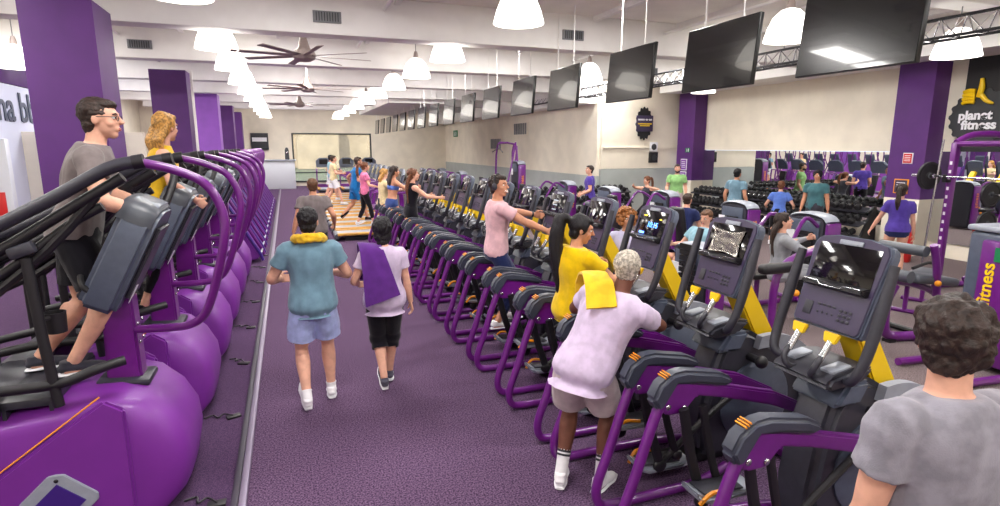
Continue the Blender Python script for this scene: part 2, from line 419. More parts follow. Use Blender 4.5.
# ---------------- TVs
tv = empty('television', (0,0,0), 0, 'x', 'television', 'televisions hung in a line above the machines')
MB().box((0,0,0), (.045,1.13,.72), rot=(0,5,0), bev=.006).build('casing', M['tvb'], tv)
MB().box((-.026,0,0), (.006,1.11,.70), rot=(0,5,0)).build('screen', M['tv'], tv)
for s_ in (-.3,.3): MB().cyl((.03,s_,.1), (.03,s_,1.32), .009, 8).build('hanging_pole', M['beam'], tv)
MB().box((.035,0,.05), (.03,.7,.3)).build('bracket', M['ventd'], tv)
ys = [3.74,5.42,7.22,9.3,11.15,13.1,15.0,16.9,18.8,20.6,22.4,24.2,26,27.8,29.6,31.4]
for i, y in enumerate(ys):
    lb = 'black flat television hanging from two white poles, %s in the line from the camera' % ORD[i]
    if i == 0: tv.location = (4.62,y,3.24); tv.rotation_euler = (0,0,R(0)); tv['label'] = lb
    else: dup(tv, (4.62,y,3.24), 0, label=lb)
# exit sign
ex = empty('exit_sign', (9.22,32.4,2.95), -90, 'green running figure exit sign on the far right wall', 'exit sign')
MB().box((0,0,0), (.8,.04,.36), bev=.01).build('plate', M['green'], ex)
MB().ell((-.1,-.03,.09), (.03,.01,.03)).tube([(-.1,-.03,.05),(-.07,-.03,-.03),(-.12,-.03,-.12)], .02, 6).tube([(-.07,-.03,-.03),(.0,-.03,-.1)], .018, 6,1).box((.18,-.025,-.01), (.13,.01,.24)).build('symbol', M['paper'], ex)
ex2 = empty('exit_sign', (12.04,15.3,2.02+.1), -90, 'green running figure exit sign on the purple wall pillar', 'exit sign')
MB().box((0,0,0), (.22,.02,.14), bev=.005).build('plate', M['green'], ex2)
MB().ell((-.03,-.015,.03), (.012,.006,.012)).tube([(-.03,-.015,.015),(-.02,-.015,-.01),(-.04,-.015,-.05)], .007, 6).box((.05,-.014,0), (.04,.006,.1)).build('symbol', M['paper'], ex2)
# badge with gear outline
def gear(r, n, k=.11):
    P = []
    for i in range(n*4):
        a = 2*PI*i/(n*4); rr = r*(1+(k if i % 4 in (0,1) else 0)); P.append((rr*math.cos(a), rr*math.sin(a)))
    return P
bd = empty('gear_badge_sign', (10.87,16.06,2.96), 0, 'dark gear shaped badge sign with purple centre on the white wall', 'sign')
MB().prism([(x*.30/.38, z*.50/.38) for x, z in gear(.36,16)], -.03, 0).build('gear_plate', M['blackwall'], bd)
MB().box((0,-.045,0), (.62,.03,.5), bev=.01).build('plate', M['bezel'], bd)
g = MB()
for k in range(13): g.box((-.24+.04*k,-.064,.12), (.026,.008,.05 if k not in (6,9) else .01))
g.build('lettering', M['paper'], bd)
g = MB()
for k in range(14): g.box((-.24+.037*k,-.064,-.01), (.026,.008,.035))
for k in range(10): g.box((-.17+.037*k,-.064,-.07), (.026,.008,.03))
g.build('lettering', M['yellow'], bd)
# logo on black wall
lg = empty('logo_sign', (XR-.12,7.28,0), 0, 'black gear logo with yellow thumb and white slab lettering', 'sign')
MB().prism([(x, z+2.78) for x, z in gear(.50,18,.08)], 0, .02, axis='x').build('gear_plate', M['ventd'], lg)
text('planet', .235, M['paper'], lg, face_negx(-.02,.06,2.82), off=.008, sp=.85)
text('fitness', .235, M['paper'], lg, face_negx(-.02,-.02,2.64), off=.008, sp=.85)
th = MB()
for k in range(4): th.tube([(-.03,.30,3.27-.07*k),(-.05,.2,3.29-.07*k),(-.03,.10,3.28-.07*k)], .037, 8)
th.build('thumb_fist', M['yellow'], lg)
MB().tube([(-.03,.04,3.16),(-.04,.0,3.32),(-.03,.02,3.50)], [.045,.05,.03], 8).tube([(-.03,.0,3.2),(-.03,-.11,3.08),(-.03,-.22,3.03)], [.045,.04,.02], 8).build('thumb', M['yellow'], lg)
# small posters on pillars
def poster(x, y, z, w_, h_, fm, pm, label, rz=-90, img=None):
    p = empty('framed_notice', (x,y,z), rz, label, 'sign')
    MB().box((0,0,0), (w_,.02,h_), bev=.004).build('frame', fm, p); MB().box((0,-.012,0), (w_*.84,.01,h_*.86)).build('sheet', pm, p)
    g = MB()
    for k in range(4): g.box((0,-.019,h_*(.25-.16*k)), (w_*.6,.004,h_*.05))
    g.build('print', M['paper'] if pm != M['paper'] else M['ventd'], p)
poster(12.04,15.45,1.66,.3,.36,M['paper'],M['pwall2'],'upper framed purple notice on the far wall pillar')
poster(12.04,15.45,1.27,.3,.34,M['paper'],M['pwall2'],'lower framed purple notice on the far wall pillar')
poster(12.04,8.35,1.42,.3,.3,M['orange'],M['bezel'],'orange framed square notice on the pillar by the mirrors')
poster(12.04,8.28,2.0,.2,.22,M['paper'],M['red'],'red and white fire notice high on the pillar by the mirrors')
for j, (x,z,hh,mm,nm,lb) in enumerate(((11.78-.5,2.22,.3,'paper','wall_notice','small white round-symbol notice on wall above the black box'),(11.78-.5,1.88,.34,'black','wall_speaker','small black box on the white wall near the far pillar'))):
    p = empty(nm, (x,16.05,z), 0, lb, 'sign' if j == 0 else 'speaker')
    MB().box((0,0,0), (.3,.1 if j else .02,hh), bev=.01).build('body', M[mm], p)
    MB().lathe([(.09,0),(.1,.01),(.06,.015),(.0,.01)]).build('disc', M['ventd'], p, xf=Matrix.Translation((0,-.05 if j else -.012,0)) @ Matrix.Rotation(R(90),4,'X'))
# fire extinguisher
fe = empty('fire_extinguisher', (11.35,7.65,0), 0, 'red fire extinguisher on the floor in front of the wall pillar', 'extinguisher')
MB().lathe([(.0,0),(.12,.0),(.13,.03),(.13,.5),(.11,.6),(.05,.66),(.035,.7),(.0,.7)]).build('cylinder', M['red'], fe)
MB().box((0,0,.73), (.07,.05,.06), bev=.01).box((-.05,0,.78), (.16,.03,.02), rot=(0,-12,0)).build('valve', M['black'], fe)
MB().tube([(-.03,-.03,.72),(-.15,-.05,.68),(-.17,-.04,.45),(-.16,-.03,.25)], .014, 8).build('hose', M['black'], fe)
MB().box((-.12,-.05,.36), (.02,.12,.2)).build('label', M['paper'], fe)

for i, (x, z) in enumerate(((1.6,4.38),(6.9,4.36),(-2.9,4.38))):
    o = MB().cyl((x,-3.9,z), (x,34.6 if x < 9 else 16,z), .03, 10).build('sprinkler_pipe', M['beam']); struct_ = tag(o, ('white pipe under the ceiling above the aisle','white pipe under the ceiling between televisions and truss','white pipe under the ceiling beside the purple pillars')[i], 'pipe')
    for k in range(7): MB().cyl((x,1.3+4.2*k,z), (x,1.3+4.2*k,z-.12), .012, 8).lathe([(.0,z-.12),(.03,z-.12),(.03,z-.13),(.0,z-.13)], c=(x,1.3+4.2*k,0), seg=10).build('sprinkler_head', M['steel'], o)
# ================================================================ MACHINES
# ---- arc trainer. user stands at low x, console at high x. local x = world x - 2.5
def arc_trainer():
    t = empty('arc_trainer', (2.5,2.2,0), 0, 'x', 'arc trainer', 'arc trainers in the long row beside the aisle')
    X = lambda x: x-2.5
    P = lambda x, y, z: (x-2.5, y, z)
    for s in (-1, 1):
        y = .30*s
        f = MB()
        f.tube([P(1.90,y,.86),P(1.83,y,.68),P(1.74,y,.40),P(1.665,y,.18),P(1.69,y,.06),P(1.80,y,.035),P(2.05,y,.035),P(2.45,y*.96,.035),P(2.75,y*.7,.05)], .031, 12, 4, ell=(1,1,(0,1,0)))
        fr = f.build('rear_frame', M['purple'], t)
        a = MB()
        a.prism([(X(1.86),.80),(X(1.93),.965),(X(2.30),.885),(X(2.70),.78),(X(3.0),.635),(X(3.0),.565),(X(2.68),.695),(X(2.32),.80),(X(2.12),.845),(X(2.03),.755),(X(1.92),.755)], y-.03, y+.03, .012)
        a.build('side_arm', M['purple'], t)
        b = MB()
        for bx, bz in ((1.915,.805),(2.03,.795)):
            b.lathe([(.0,.012),(.014,.012),(.02,.004),(.022,0)], seg=10)
        b.bm.free(); b = MB()
        for bx, bz in ((1.915,.81),(2.025,.79)):
            for q in (-1, 1): b.ell(P(bx,y+q*.034,bz), (.018,.008,.018), seg=10, ring=6)
        b.build('bolt', M['steel'], fr)
        c = MB()
        c.prism([(X(1.805),.87),(X(1.85),.955),(X(1.93),1.008),(X(2.02),1.015),(X(2.26),.97),(X(2.35),.93),(X(2.37),.895),(X(2.31),.882),(X(2.10),.925),(X(1.97),.935),(X(1.885),.81),(X(1.845),.795)], y-.05, y+.05, .02, seg=3)
        cp = c.build('arm_pad', M['cap'], t)
        g = MB()
        for k in range(3): g.box(P(1.885+.013*k, y, .988+.0085*k), (.006,.07,.012), rot=(0,-35,0))
        g.build('stripe', M['orange'], cp)
        # linkage legs
        l = MB(); yy = y*.80
        l.tube([P(2.00,yy,.80),P(2.07,yy,.50),P(2.17,yy,.20)], .034, 8, 3, ell=(1,.6,(1,0,0)))
        l.tube([P(2.17,yy,.20),P(2.5,yy*.9,.42),P(2.86,yy*.8,.62)], .022, 8, 2)
        l.tube([P(2.13,yy,.80),P(2.22,yy,.45),P(2.30,yy,.24)], .028, 8, 3, ell=(1,.6,(1,0,0)))
        l.ell(P(2.17,yy,.19), (.05,.03,.05)).ell(P(2.30,yy,.24), (.04,.03,.04))
        l.build('linkage', M['black'], t)
        p = MB(); yp = y*.55; dz = .07*s
        p.prism([(X(2.02),.24+dz),(X(2.0),.30+dz),(X(2.06),.262+dz),(X(2.33),.235+dz),(X(2.42),.27+dz),(X(2.40),.20+dz),(X(2.10),.205+dz)], yp-.085, yp+.085, .018)
        pe = p.build('pedal', M['light'], t)
        MB().box(P(2.2,yp,.262+dz), (.28,.13,.012), rot=(0,4,0), bev=.005).build('tread', M['dark'], pe)
        MB().tube([P(2.03,yp-.07*s,.22+dz),P(2.1,yp-.09*s,.29+dz),P(2.22,yp-.09*s,.27+dz)], .013, 6).build('guard', M['orange'], pe)
        # handlebars: tall bar beside the console
        h = MB()
        h.tube([P(2.70,.16*s,1.03),P(2.64,.25*s,1.07),P(2.68,.28*s,1.20),P(2.75,.28*s,1.44),P(2.81,.275*s,1.66)], [.024,.026,.028,.03,.024], 12, 5)
        h.build('side_handlebar', M['dark'], t)
        # moving inner grips
        i = MB(); i.tube([P(2.66,.04*s,1.04),P(2.56,.07*s,1.045),P(2.55,.10*s,1.10),P(2.60,.10*s,1.16)], .017, 10, 4)
        ig = i.build('front_grip', M['dark'], t)
        MB().tube([P(2.58,.10*s,1.13),P(2.645,.10*s,1.23)], .019, 10, 1).build('pulse_sensor', M['steel'], ig)
        MB().prism([(-.035,-.028),(.035,-.028),(.05,.028),(-.05,.028)], -.01, .012, .006, axis='x').build('keypad', M['yellow'], ig, xf=Matrix.Translation(P(2.645,.10*s,1.25)) @ Euler((0,R(18),0)).to_matrix().to_4x4())
    # floor cross bars
    MB().box(P(3.30,0,.04), (.09,.62,.06), bev=.015).build('cross_bar', M['purple'], t)
    MB().box(P(2.85,0,.06), (1.3,.16,.07), bev=.02).build('base_rail', M['black'], t)
    # housing: dark body between x 2.55 and 3.6
    prof = [(2.60,.10),(2.58,.35),(2.62,.62),(2.70,.86),(2.80,.985),(2.96,.99),(3.12,.90),(3.32,.76),(3.50,.58),(3.60,.36),(3.60,.12),(3.45,.07),(2.7,.07)]
    hs = MB().prism([(X(a), b) for a, b in prof], -.135, .135, .05, seg=3).build('housing', M['dark'], t)
    for s in (-1, 1):
        d = MB(); n = 26; P1 = []; P2 = []
        for k in range(n):
            a = R(-60+160*k/(n-1)); P1.append((X(3.09)+.49*math.cos(a), .50+.46*math.sin(a))); P2.append((X(3.05)+.40*math.cos(a), .47+.40*math.sin(a)))
        d.prism(P1+P2[::-1], s*.135, s*.185, .0)
        d.build('side_fairing', M['light'], hs)
        MB().lathe([(.0,.02),(.26,.02),(.30,.0),(.30,-.03),(.0,-.03)], seg=28).build('flywheel_cover', M['mid'], hs, xf=Matrix.Translation(P(3.03,s*.15,.46)) @ Matrix.Rotation(R(-90*s),4,'X'))
        MB().cyl(P(2.95,s*.12,.80), P(2.95,s*.235,.80), .028, 12).ell(P(2.95,s*.25,.80), (.045,.04,.045)).build('resistance_knob', M['black'], hs)
    MB().prism([(X(2.66),.86),(X(2.76),.99),(X(2.93),.99),(X(2.86),.86)], -.155, .155, .02).build('neck_cover', M['mid'], hs)
    # yellow post
    MB().prism([(X(2.80),1.36),(X(2.92),1.40),(X(3.36),.72),(X(3.20),.66)], -.075, .075, .012).build('console_post', M['yellow'], t)
    # console
    cx0, cz0, cx1, cz1 = 2.70, 1.25, 2.87, 1.765      # face line
    u = V((cx1-cx0,0,cz1-cz0)); L = u.length; th = math.atan2(u.x, u.z)
    XF = Matrix.Translation(P((cx0+cx1)/2, 0, (cz0+cz1)/2)) @ Matrix.Rotation(th, 4, 'Y') @ Matrix.Scale(.86, 4)   # local: x=normal-back, y, z up along face
    sh = [(-.235,-.30),(-.25,-.28),(-.262,0),(-.275,.24),(-.25,.29),(-.12,.315),(.12,.315),(.25,.29),(.275,.24),(.262,0),(.25,-.28),(.235,-.30)]
    k = MB().prism(sh, 0, .075, .016, axis='x', seg=3).build('console', M['mid'], t, xf=XF)
    sh2 = [(y*.925, z*.96+.004) for y, z in sh]
    MB().prism(sh2, -.008, .002, .003, axis='x').build('faceplate', M['bezel'], k, xf=XF)
    MB().box((-.010,0,.118), (.006,.43,.27), bev=.002).build('screen', M['screen'], k, xf=XF)
    MB().box((-.014,0,.27), (.012,.16,.03), bev=.004).box((-.02,0,.262), (.014,.1,.018), bev=.003).build('fan_outlet', M['light'], k, xf=XF)
    MB().prism([(-.03,-.045),(-.075,-.035),(-.075,-.012),(-.012,.012),(0,.012),(0,-.045)], -.215, .215, .008).build('reading_tray', M['pad'], k, xf=XF)
    MB().tube([(-.078,-.2,-.01),(-.078,-.09,-.01),(-.076,-.07,-.03),(-.076,.07,-.03),(-.078,.09,-.01),(-.078,.2,-.01)], .003, 6, 1).build('tray_edge', M['steel'], k, xf=XF)
    kp = MB()
    for r_ in range(3):
        for c_ in range(3): kp.box((-.012,-.145+.032*c_,-.16-.03*r_), (.006,.022,.018), bev=.003)
    for c_ in range(4): kp.box((-.012,-.03+.035*c_,-.15), (.006,.025,.014), bev=.003)
    for c_ in range(4): kp.box((-.012,-.03+.035*c_,-.2), (.006,.012,.014), bev=.003)
    kp.build('keys', M['dark'], k, xf=XF)
    MB().box((-.012,.15,-.19), (.006,.06,.09), bev=.003).build('key_pad', M['dark'], k, xf=XF)
    # tray at bottom with cup wells
    MB().prism([(X(2.54),1.015),(X(2.58),.985),(X(2.80),1.0),(X(2.90),1.08),(X(2.76),1.10),(X(2.58),1.06)], -.19, .19, .02).build('accessory_tray', M['dark'], t)
    for q in (-.12,.12): MB().box(P(2.68,q,1.085), (.14,.08,.02), rot=(0,-8,0), bev=.008).build('tray_insert', M['light'], t)
    return t
AT = arc_trainer()
YT = [2.2+.89*k for k in range(13)]
occ = {2: 'under the woman in mustard', 4: 'under the man in pink', 9: 'under the woman in black', 11: 'under the woman in denim shorts', 12: 'under the blonde woman'}
def at_label(i):
    if i == 0: return 'purple arc trainer with blank dark screen, nearest the camera in the long row'
    if i == 1: return 'purple arc trainer with foil covered screen, where the lilac shirted man leans'
    return 'purple arc trainer, %s from the camera in its row, %s' % (ORD[i], occ.get(i, 'empty'))
tree = {}
for c in C.objects:
    if c.parent: tree.setdefault(c.parent, []).append(c)
AT['label'] = at_label(0)
ATS = [AT]
for i, y in enumerate(YT[1:], 1): ATS.append(dup(AT, (2.5,y,0), label=at_label(i), tree=tree))
# foil over the second console, displays on others
def console_xf(t):
    cx0, cz0, cx1, cz1 = 2.70, 1.25, 2.87, 1.765
    return Matrix.Translation(((cx0+cx1)/2-2.5, 0, (cz0+cz1)/2)) @ Matrix.Rotation(math.atan2(cx1-cx0, cz1-cz0), 4, 'Y') @ Matrix.Scale(.86, 4)
def console_of(t):
    return [c for c in C.objects if c.parent == t and c.name.startswith('console') and not c.name.startswith('console_post')][0]
b = MB(); n = 14
G = [[None]*(n+1) for _ in range(n+1)]
for i in range(n+1):
    for j in range(n+1):
        y = -.17+.34*i/n; z = -.0+.22*j/n
        y *= 1-.10*math.cos((j/n-.5)*PI)*(1 if abs(i/n-.5) > .35 else 0); z2 = z + (.5-j/n)*.05*math.cos((i/n-.5)*PI)
        G[i][j] = b.bm.verts.new((-.022-.014*abs(noise.noise(V((i*.45,j*.5,3)))), y, z2))
for i in range(n):
    for j in range(n): b.bm.faces.new((G[i][j], G[i+1][j], G[i+1][j+1], G[i][j+1]))
bmesh.ops.solidify(b.bm, geom=b.bm.faces[:], thickness=.004)
foil = b.build('foil_cover', M['foil'], None, ang=80, xf=console_xf(None))
foil.location = (2.5, YT[1], 0); tag(foil, 'crinkled silver foil stuck over a console screen behind the leaning man', 'foil cover')
for i in (2, 3, 4):
    k = console_of(ATS[i]); X_ = console_xf(None)
    if i == 2:
        o = text('10:15', .075, M['ledblue'], k, X_ @ Matrix.Translation((-.015,-.03,.115)) @ Euler((R(90),0,R(-90))).to_matrix().to_4x4(), 'clock_digits', .001)
        MB().box((-.014,.11,.03), (.002,.08,.02)).build('status_light', M['ledblue'], k, xf=X_)
        MB().box((-.014,.12,.2), (.002,.05,.01)).box((-.014,-.13,.18), (.002,.03,.01)).build('status_icon', M['led_y'], k, xf=X_)
    elif i == 3:
        MB().ell((-.014,.07,.12), (.002,.03,.045), seg=8, ring=6).ell((-.014,-.08,.13), (.002,.025,.04), seg=8, ring=6).build('display_mark', M['paper'], k, xf=X_)
    else:
        g = MB()
        for q in range(3): g.box((-.014,.05,.17-.06*q), (.002,.12,.014))
        g.build('display_mark', M['ledgrey'], k, xf=X_)
# ---- stair climber; machine faces the aisle (+x). local origin (-1.2, yc)
def stair_climber():
    t = empty('stair_climber', (-1.2,4.12,0), 0, 'x', 'stair climber', 'purple stair climbers along the left of the aisle')
    P = lambda x, y, z: (x+1.2, y, z)
    # front cowl
    n = 16; prof = [(-.80,.03),(-.72,.12),(-.685,.30),(-.70,.46),(-.78,.62),(-.90,.735),(-1.06,.79),(-1.25,.80),(-1.62,.76),(-1.62,.03)]
    d = MB(); secs = []
    yy = [-.44,-.425,-.385,-.31,-.18,0,.18,.31,.385,.425,.44]; kk = [.60,.80,.92,.975,.995,1,.995,.975,.92,.80,.60]
    rings = []
    for y, k in zip(yy, kk):
        rings.append([d.bm.verts.new(P(-1.35+(x+1.35)*(k if x > -1.3 else 1), y, .03+(z-.03)*(k**.35))) for x, z in prof])
    m_ = len(prof)
    for i in range(len(rings)-1):
        for j in range(m_-1): d.bm.faces.new((rings[i][j], rings[i][j+1], rings[i+1][j+1], rings[i+1][j]))
        d.bm.faces.new((rings[i][m_-1], rings[i][0], rings[i+1][0], rings[i+1][m_-1]))
    d.bm.faces.new(rings[0]); d.bm.faces.new(rings[-1][::-1])
    bmesh.ops.subdivide_edges(d.bm, edges=[e for e in d.bm.edges], cuts=1, smooth=1.0, use_grid_fill=True)
    cowl = d.build('front_cowl', M['dome'], t, ang=50)
    for s in (-1, 1):
        y = s*.445
        sp = MB().prism([(P(-2.2,0,0)[0],.03),(P(-2.2,0,0)[0],.10),(P(-1.61,0,0)[0],.44),(P(-1.36,0,0)[0],.62),(P(-1.08,0,0)[0],.81),(P(-.98,0,0)[0],.74),(P(-.98,0,0)[0],.03)], y-.02, y+.02, .015)
        sp = sp.build('side_panel', M['dome'], t)
        MB().tube([P(-2.2,y,.12),P(-1.61,y,.46),P(-1.36,y,.64),P(-1.10,y,.83)], .0045, 6, 1).build('trim_line', M['orange'], sp)
        em = MB()
        em.prism([(.0,.17),(.04,.165),(.19,.02),(.19,-.02),(.03,-.17),(-.03,-.17),(-.19,-.02),(-.19,.02),(-.04,.165)], -.008, .008, .004)
        em = em.build('emblem_plate', M['light'], sp, xf=Matrix.Translation(P(-1.35,y+s*.026,.24)))
        MB().prism([(0,.125),(.13,0),(0,-.125),(-.13,0)], -.006, .006).build('emblem', M['navyp'], em, xf=Matrix.Translation(P(-1.35,y+s*.034,.23)))
        MB().ell(P(-1.35,y+s*.036,.375), (.012,.006,.012), seg=10, ring=6).build('bolt', M['black'], em)
    # steps
    st = MB()
    for i, (x, z) in enumerate(((-2.45,.25),(-2.2,.45),(-1.95,.65),(-1.7,.82),(-1.48,.82))):
        st.box(P(x,0,z), (.27,.78,.05), bev=.01).box(P(x+.13,0,z-.1), (.02,.78,.2))
    st.build('steps', M['dark'], t)
    MB().box(P(-1.8,0,.2), (1.3,.7,.3), bev=.03).build('chassis', M['black'], t)
    # column
    MB().prism([(P(-1.16,0,0)[0],.72),(P(-1.14,0,0)[0],1.30),(P(-.97,0,0)[0],1.33),(P(-.96,0,0)[0],.70)], -.075, .075, .015).build('column', M['purple'], t)
    MB().box(P(-1.06,0,.775), (.30,.26,.05), rot=(0,4,0), bev=.02).build('column_collar', M['dark'], t)
    b = MB()
    for z in (1.02,1.14):
        for y in (-.055,.055): b.ell(P(-.955,y,z), (.008,.012,.012), seg=8, ring=6)
    b.build('bolt', M['steel'], t)
    # console: thick slanted housing, back faces the aisle
    P0 = V(P(-1.11,0,1.27)); P1 = V(P(-.79,0,1.89)); th = math.atan2(P1.x-P0.x, P1.z-P0.z)
    XF = Matrix.Translation((P0+P1)/2) @ Matrix.Rotation(th, 4, 'Y')
    hl = (P1-P0).length/2
    k = MB().prism([(-.23,-hl),(-.25,-hl+.05),(-.25,hl-.09),(-.21,hl-.02),(-.12,hl+.02),(.12,hl+.02),(.21,hl-.02),(.25,hl-.09),(.25,-hl+.05),(.23,-hl)], -.13, .075, .035, axis='x', seg=3).build('console', M['mid'], t, xf=XF)
    MB().prism([(-.15,-hl+.1),(-.16,hl-.1),(.16,hl-.1),(.15,-hl+.1)], .07, .10, .015, axis='x').build('back_cover', M['dark'], k, xf=XF)
    MB().tube([(-.04,-.225,hl-.12),(-.04,-.19,hl-.025),(-.04,0,hl),(-.04,.19,hl-.025),(-.04,.225,hl-.12)], .05, 10, 4, ell=(2.0,.55,(1,0,0))).build('top_cap', M['gpad'], k, xf=XF)
    MB().box((-.132,0,.05), (.01,.4,.4), bev=.003).build('screen', M['screen'], k, xf=XF)
    MB().box((.103,-.06,-.22), (.004,.05,.12)).build('label_sticker', M['paper'], k, xf=XF)
    MB().box((-.1,0,-hl+.06), (.1,.42,.05), bev=.02).build('reading_rack', M['dark'], k, xf=XF)
    # purple hoop on near side from rail to column, both sides share
    h = MB()
    h.tube([P(-.77,-.42,2.16),P(-.60,-.42,2.115),P(-.45,-.415,2.03),P(-.375,-.41,1.86),P(-.39,-.40,1.66),P(-.50,-.33,1.30),P(-.60,-.26,1.17),P(-.76,-.15,1.12),P(-.98,-.04,1.10)], .026, 12, 6)
    h.build('hoop_rail', M['purple'], t)
    MB().tube([P(-.77,.42,2.16),P(-.74,.40,2.05),P(-.80,.28,1.85),P(-.90,.22,1.7)], .026, 12, 6).build('rail_brace', M['black'], t)
    for s in (-1, 1):
        y = .42*s
        r_ = MB().tube([P(-.76,y,2.165),P(-.92,y,2.13),P(-1.2,y,1.97),P(-1.6,y,1.76),P(-2.05,y,1.55),P(-2.45,y,1.25),P(-2.62,y,.9)], .036, 12, 5)
        rr = r_.build('handrail', M['dark'], t)
        MB().cyl(P(-.80,y,2.158), P(-.745,y,2.168), .041, 12).build('end_collar', M['black'], rr)
        r_ = MB().tube([P(-.98,y*.9,1.92),P(-1.15,y*.92,1.82),P(-1.5,y*.95,1.55),P(-1.9,y*.98,1.3),P(-2.3,y,1.1),P(-2.62,y,.85)], .026, 10, 4)
        r_.build('lower_rail', M['black'], t)
        r_ = MB().tube([P(-.98,y*.8,1.0),P(-1.12,y*.95,.98),P(-1.3,y,.93),P(-1.7,y,.92),P(-2.1,y,.85)], .03, 10, 4)
        r_.tube([P(-2.62,y,.9),P(-2.62,y,.1)], .03, 10, 1)
        r_.tube([P(-1.35,y,1.66),P(-1.33,y,1.2),P(-1.30,y,.80)], .028, 10, 2).tube([P(-1.62,y,1.5),P(-1.62,y,1.1),P(-1.6,y,.78)], .028, 10, 2)
        r_.build('rail_post', M['black'], t)
        MB().tube([P(-.86,y*.97,2.08),P(-1.1,y*.97,1.93),P(-1.5,y*.97,1.68),P(-2.0,y*.97,1.42),P(-2.5,y,1.05)], .03, 10, 4).tube([P(-1.0,y*.95,1.98),P(-1.25,y*.95,1.70),P(-1.6,y*.95,1.42),P(-2.1,y,1.22)], .026, 8, 3).build('mid_rail', M['black'], t)
        MB().box(P(-1.36,y,1.70), (.13,.07,.07), rot=(0,-20,0), bev=.02).build('clamp', M['dark'], t)
    cu = MB().lathe([(.0,0),(.05,0),(.055,.12),(.05,.12),(.045,.01),(.0,.01)], seg=18)
    cu.build('cup_holder', M['black'], t, xf=Matrix.Translation(P(-1.30,-.30,1.20)))
    MB().tube([P(-1.31,-.35,1.3),P(-1.36,-.42,1.3)], .012, 6, 1).build('cup_bracket', M['black'], t)
    # front grips
    MB().tube([P(-1.04,-.2,1.36),P(-1.16,-.22,1.42),P(-1.2,-.12,1.5),P(-1.2,.12,1.5),P(-1.16,.22,1.42),P(-1.04,.2,1.36)], .018, 8, 4).build('front_grip', M['black'], t)
    return t
SC = stair_climber()
sc_lab = ['purple stair climber nearest the camera, carrying the man with glasses','purple stair climber second along the row, carrying the blonde woman']
tree = {}
for c in C.objects:
    if c.parent: tree.setdefault(c.parent, []).append(c)
SC['label'] = sc_lab[0]
YC = [4.12+1.28*k for k in range(6)]
for i, y in enumerate(YC[1:], 1):
    dup(SC, (-1.2,y,0), label=sc_lab[1] if i == 1 else 'empty purple stair climber, %s along the row from the camera' % ORD[i], tree=tree)
# ---- incline trainers beyond the climbers
def incline():
    t = empty('incline_trainer', (-1.2,12,0), 0, 'x', 'incline trainer', 'incline trainers beyond the stair climbers')
    P = lambda x, y, z: (x+1.2, y, z)
    MB().prism([(P(-.62,0,0)[0],.08),(P(-.62,0,0)[0],.16),(P(-1.28,0,0)[0],1.42),(P(-1.45,0,0)[0],1.42),(P(-1.45,0,0)[0],.05),(P(-.75,0,0)[0],.05)], -.27, .27, .03).build('body', M['dome'], t)
    for s in (-1, 1):
        MB().tube([P(-.56,.32*s,.05),P(-.60,.32*s,.18),P(-1.26,.32*s,1.45)], .03, 8, 1, ell=(1,1,(0,1,0))).build('side_rail', M['navyp' if s < 0 else 'purple'], t)
        MB().tube([P(-1.26,.32*s,1.45),P(-1.3,.34*s,1.9),P(-1.15,.34*s,2.12),P(-.92,.34*s,2.1),P(-.84,.33*s,1.85),P(-1.0,.2*s,1.3)], .026, 8, 4).build('hoop_rail', M['purple'], t)
    g = MB()
    for k in range(1): g.box(P(-.60-.06*k,0,.16+.12*k), (.03,.46,.09), rot=(0,27,0), bev=.008)
    g.build('foot_tread', M['light'], t)
    MB().box(P(-1.25,0,1.62), (.1,.44,.5), rot=(0,18,0), bev=.03).build('console', M['mid'], t)
    MB().box(P(-1.5,0,1.1), (.12,.2,1.0), bev=.02).build('column', M['purple'], t)
    return t
IT = incline()
tree = {}
for c in C.objects:
    if c.parent: tree.setdefault(c.parent, []).append(c)
for i in range(14):
    y = 12.2+.95*i; lb = 'purple incline trainer with silver treads, %s beyond the stair climbers' % ORD[i]
    if i == 0: IT.location.y = y; IT['label'] = lb
    else: dup(IT, (-1.2,y,0), label=lb, tree=tree)
# ---- floor power leads between the climbers and the edge strip
for i in range(8):
    y = 3.7+1.28*i
    g = MB().box((0,0,.008), (.11,.07,.016), bev=.004).tube([(0,0,.014),(-.06,.07,.02),(-.11,.04,.014),(-.13,.12,.01),(-.2,.1,.01)], .007, 6, 4)
    o = g.build('power_lead', M['black'], None); o.location = (-.56,y,0); o.rotation_euler = (0,0,.4*math.sin(i*2.1))
    tag(o, 'short black power lead on the floor by the edge strip, %s from the camera' % ORD[i], 'cable', 'power leads beside the edge strip')
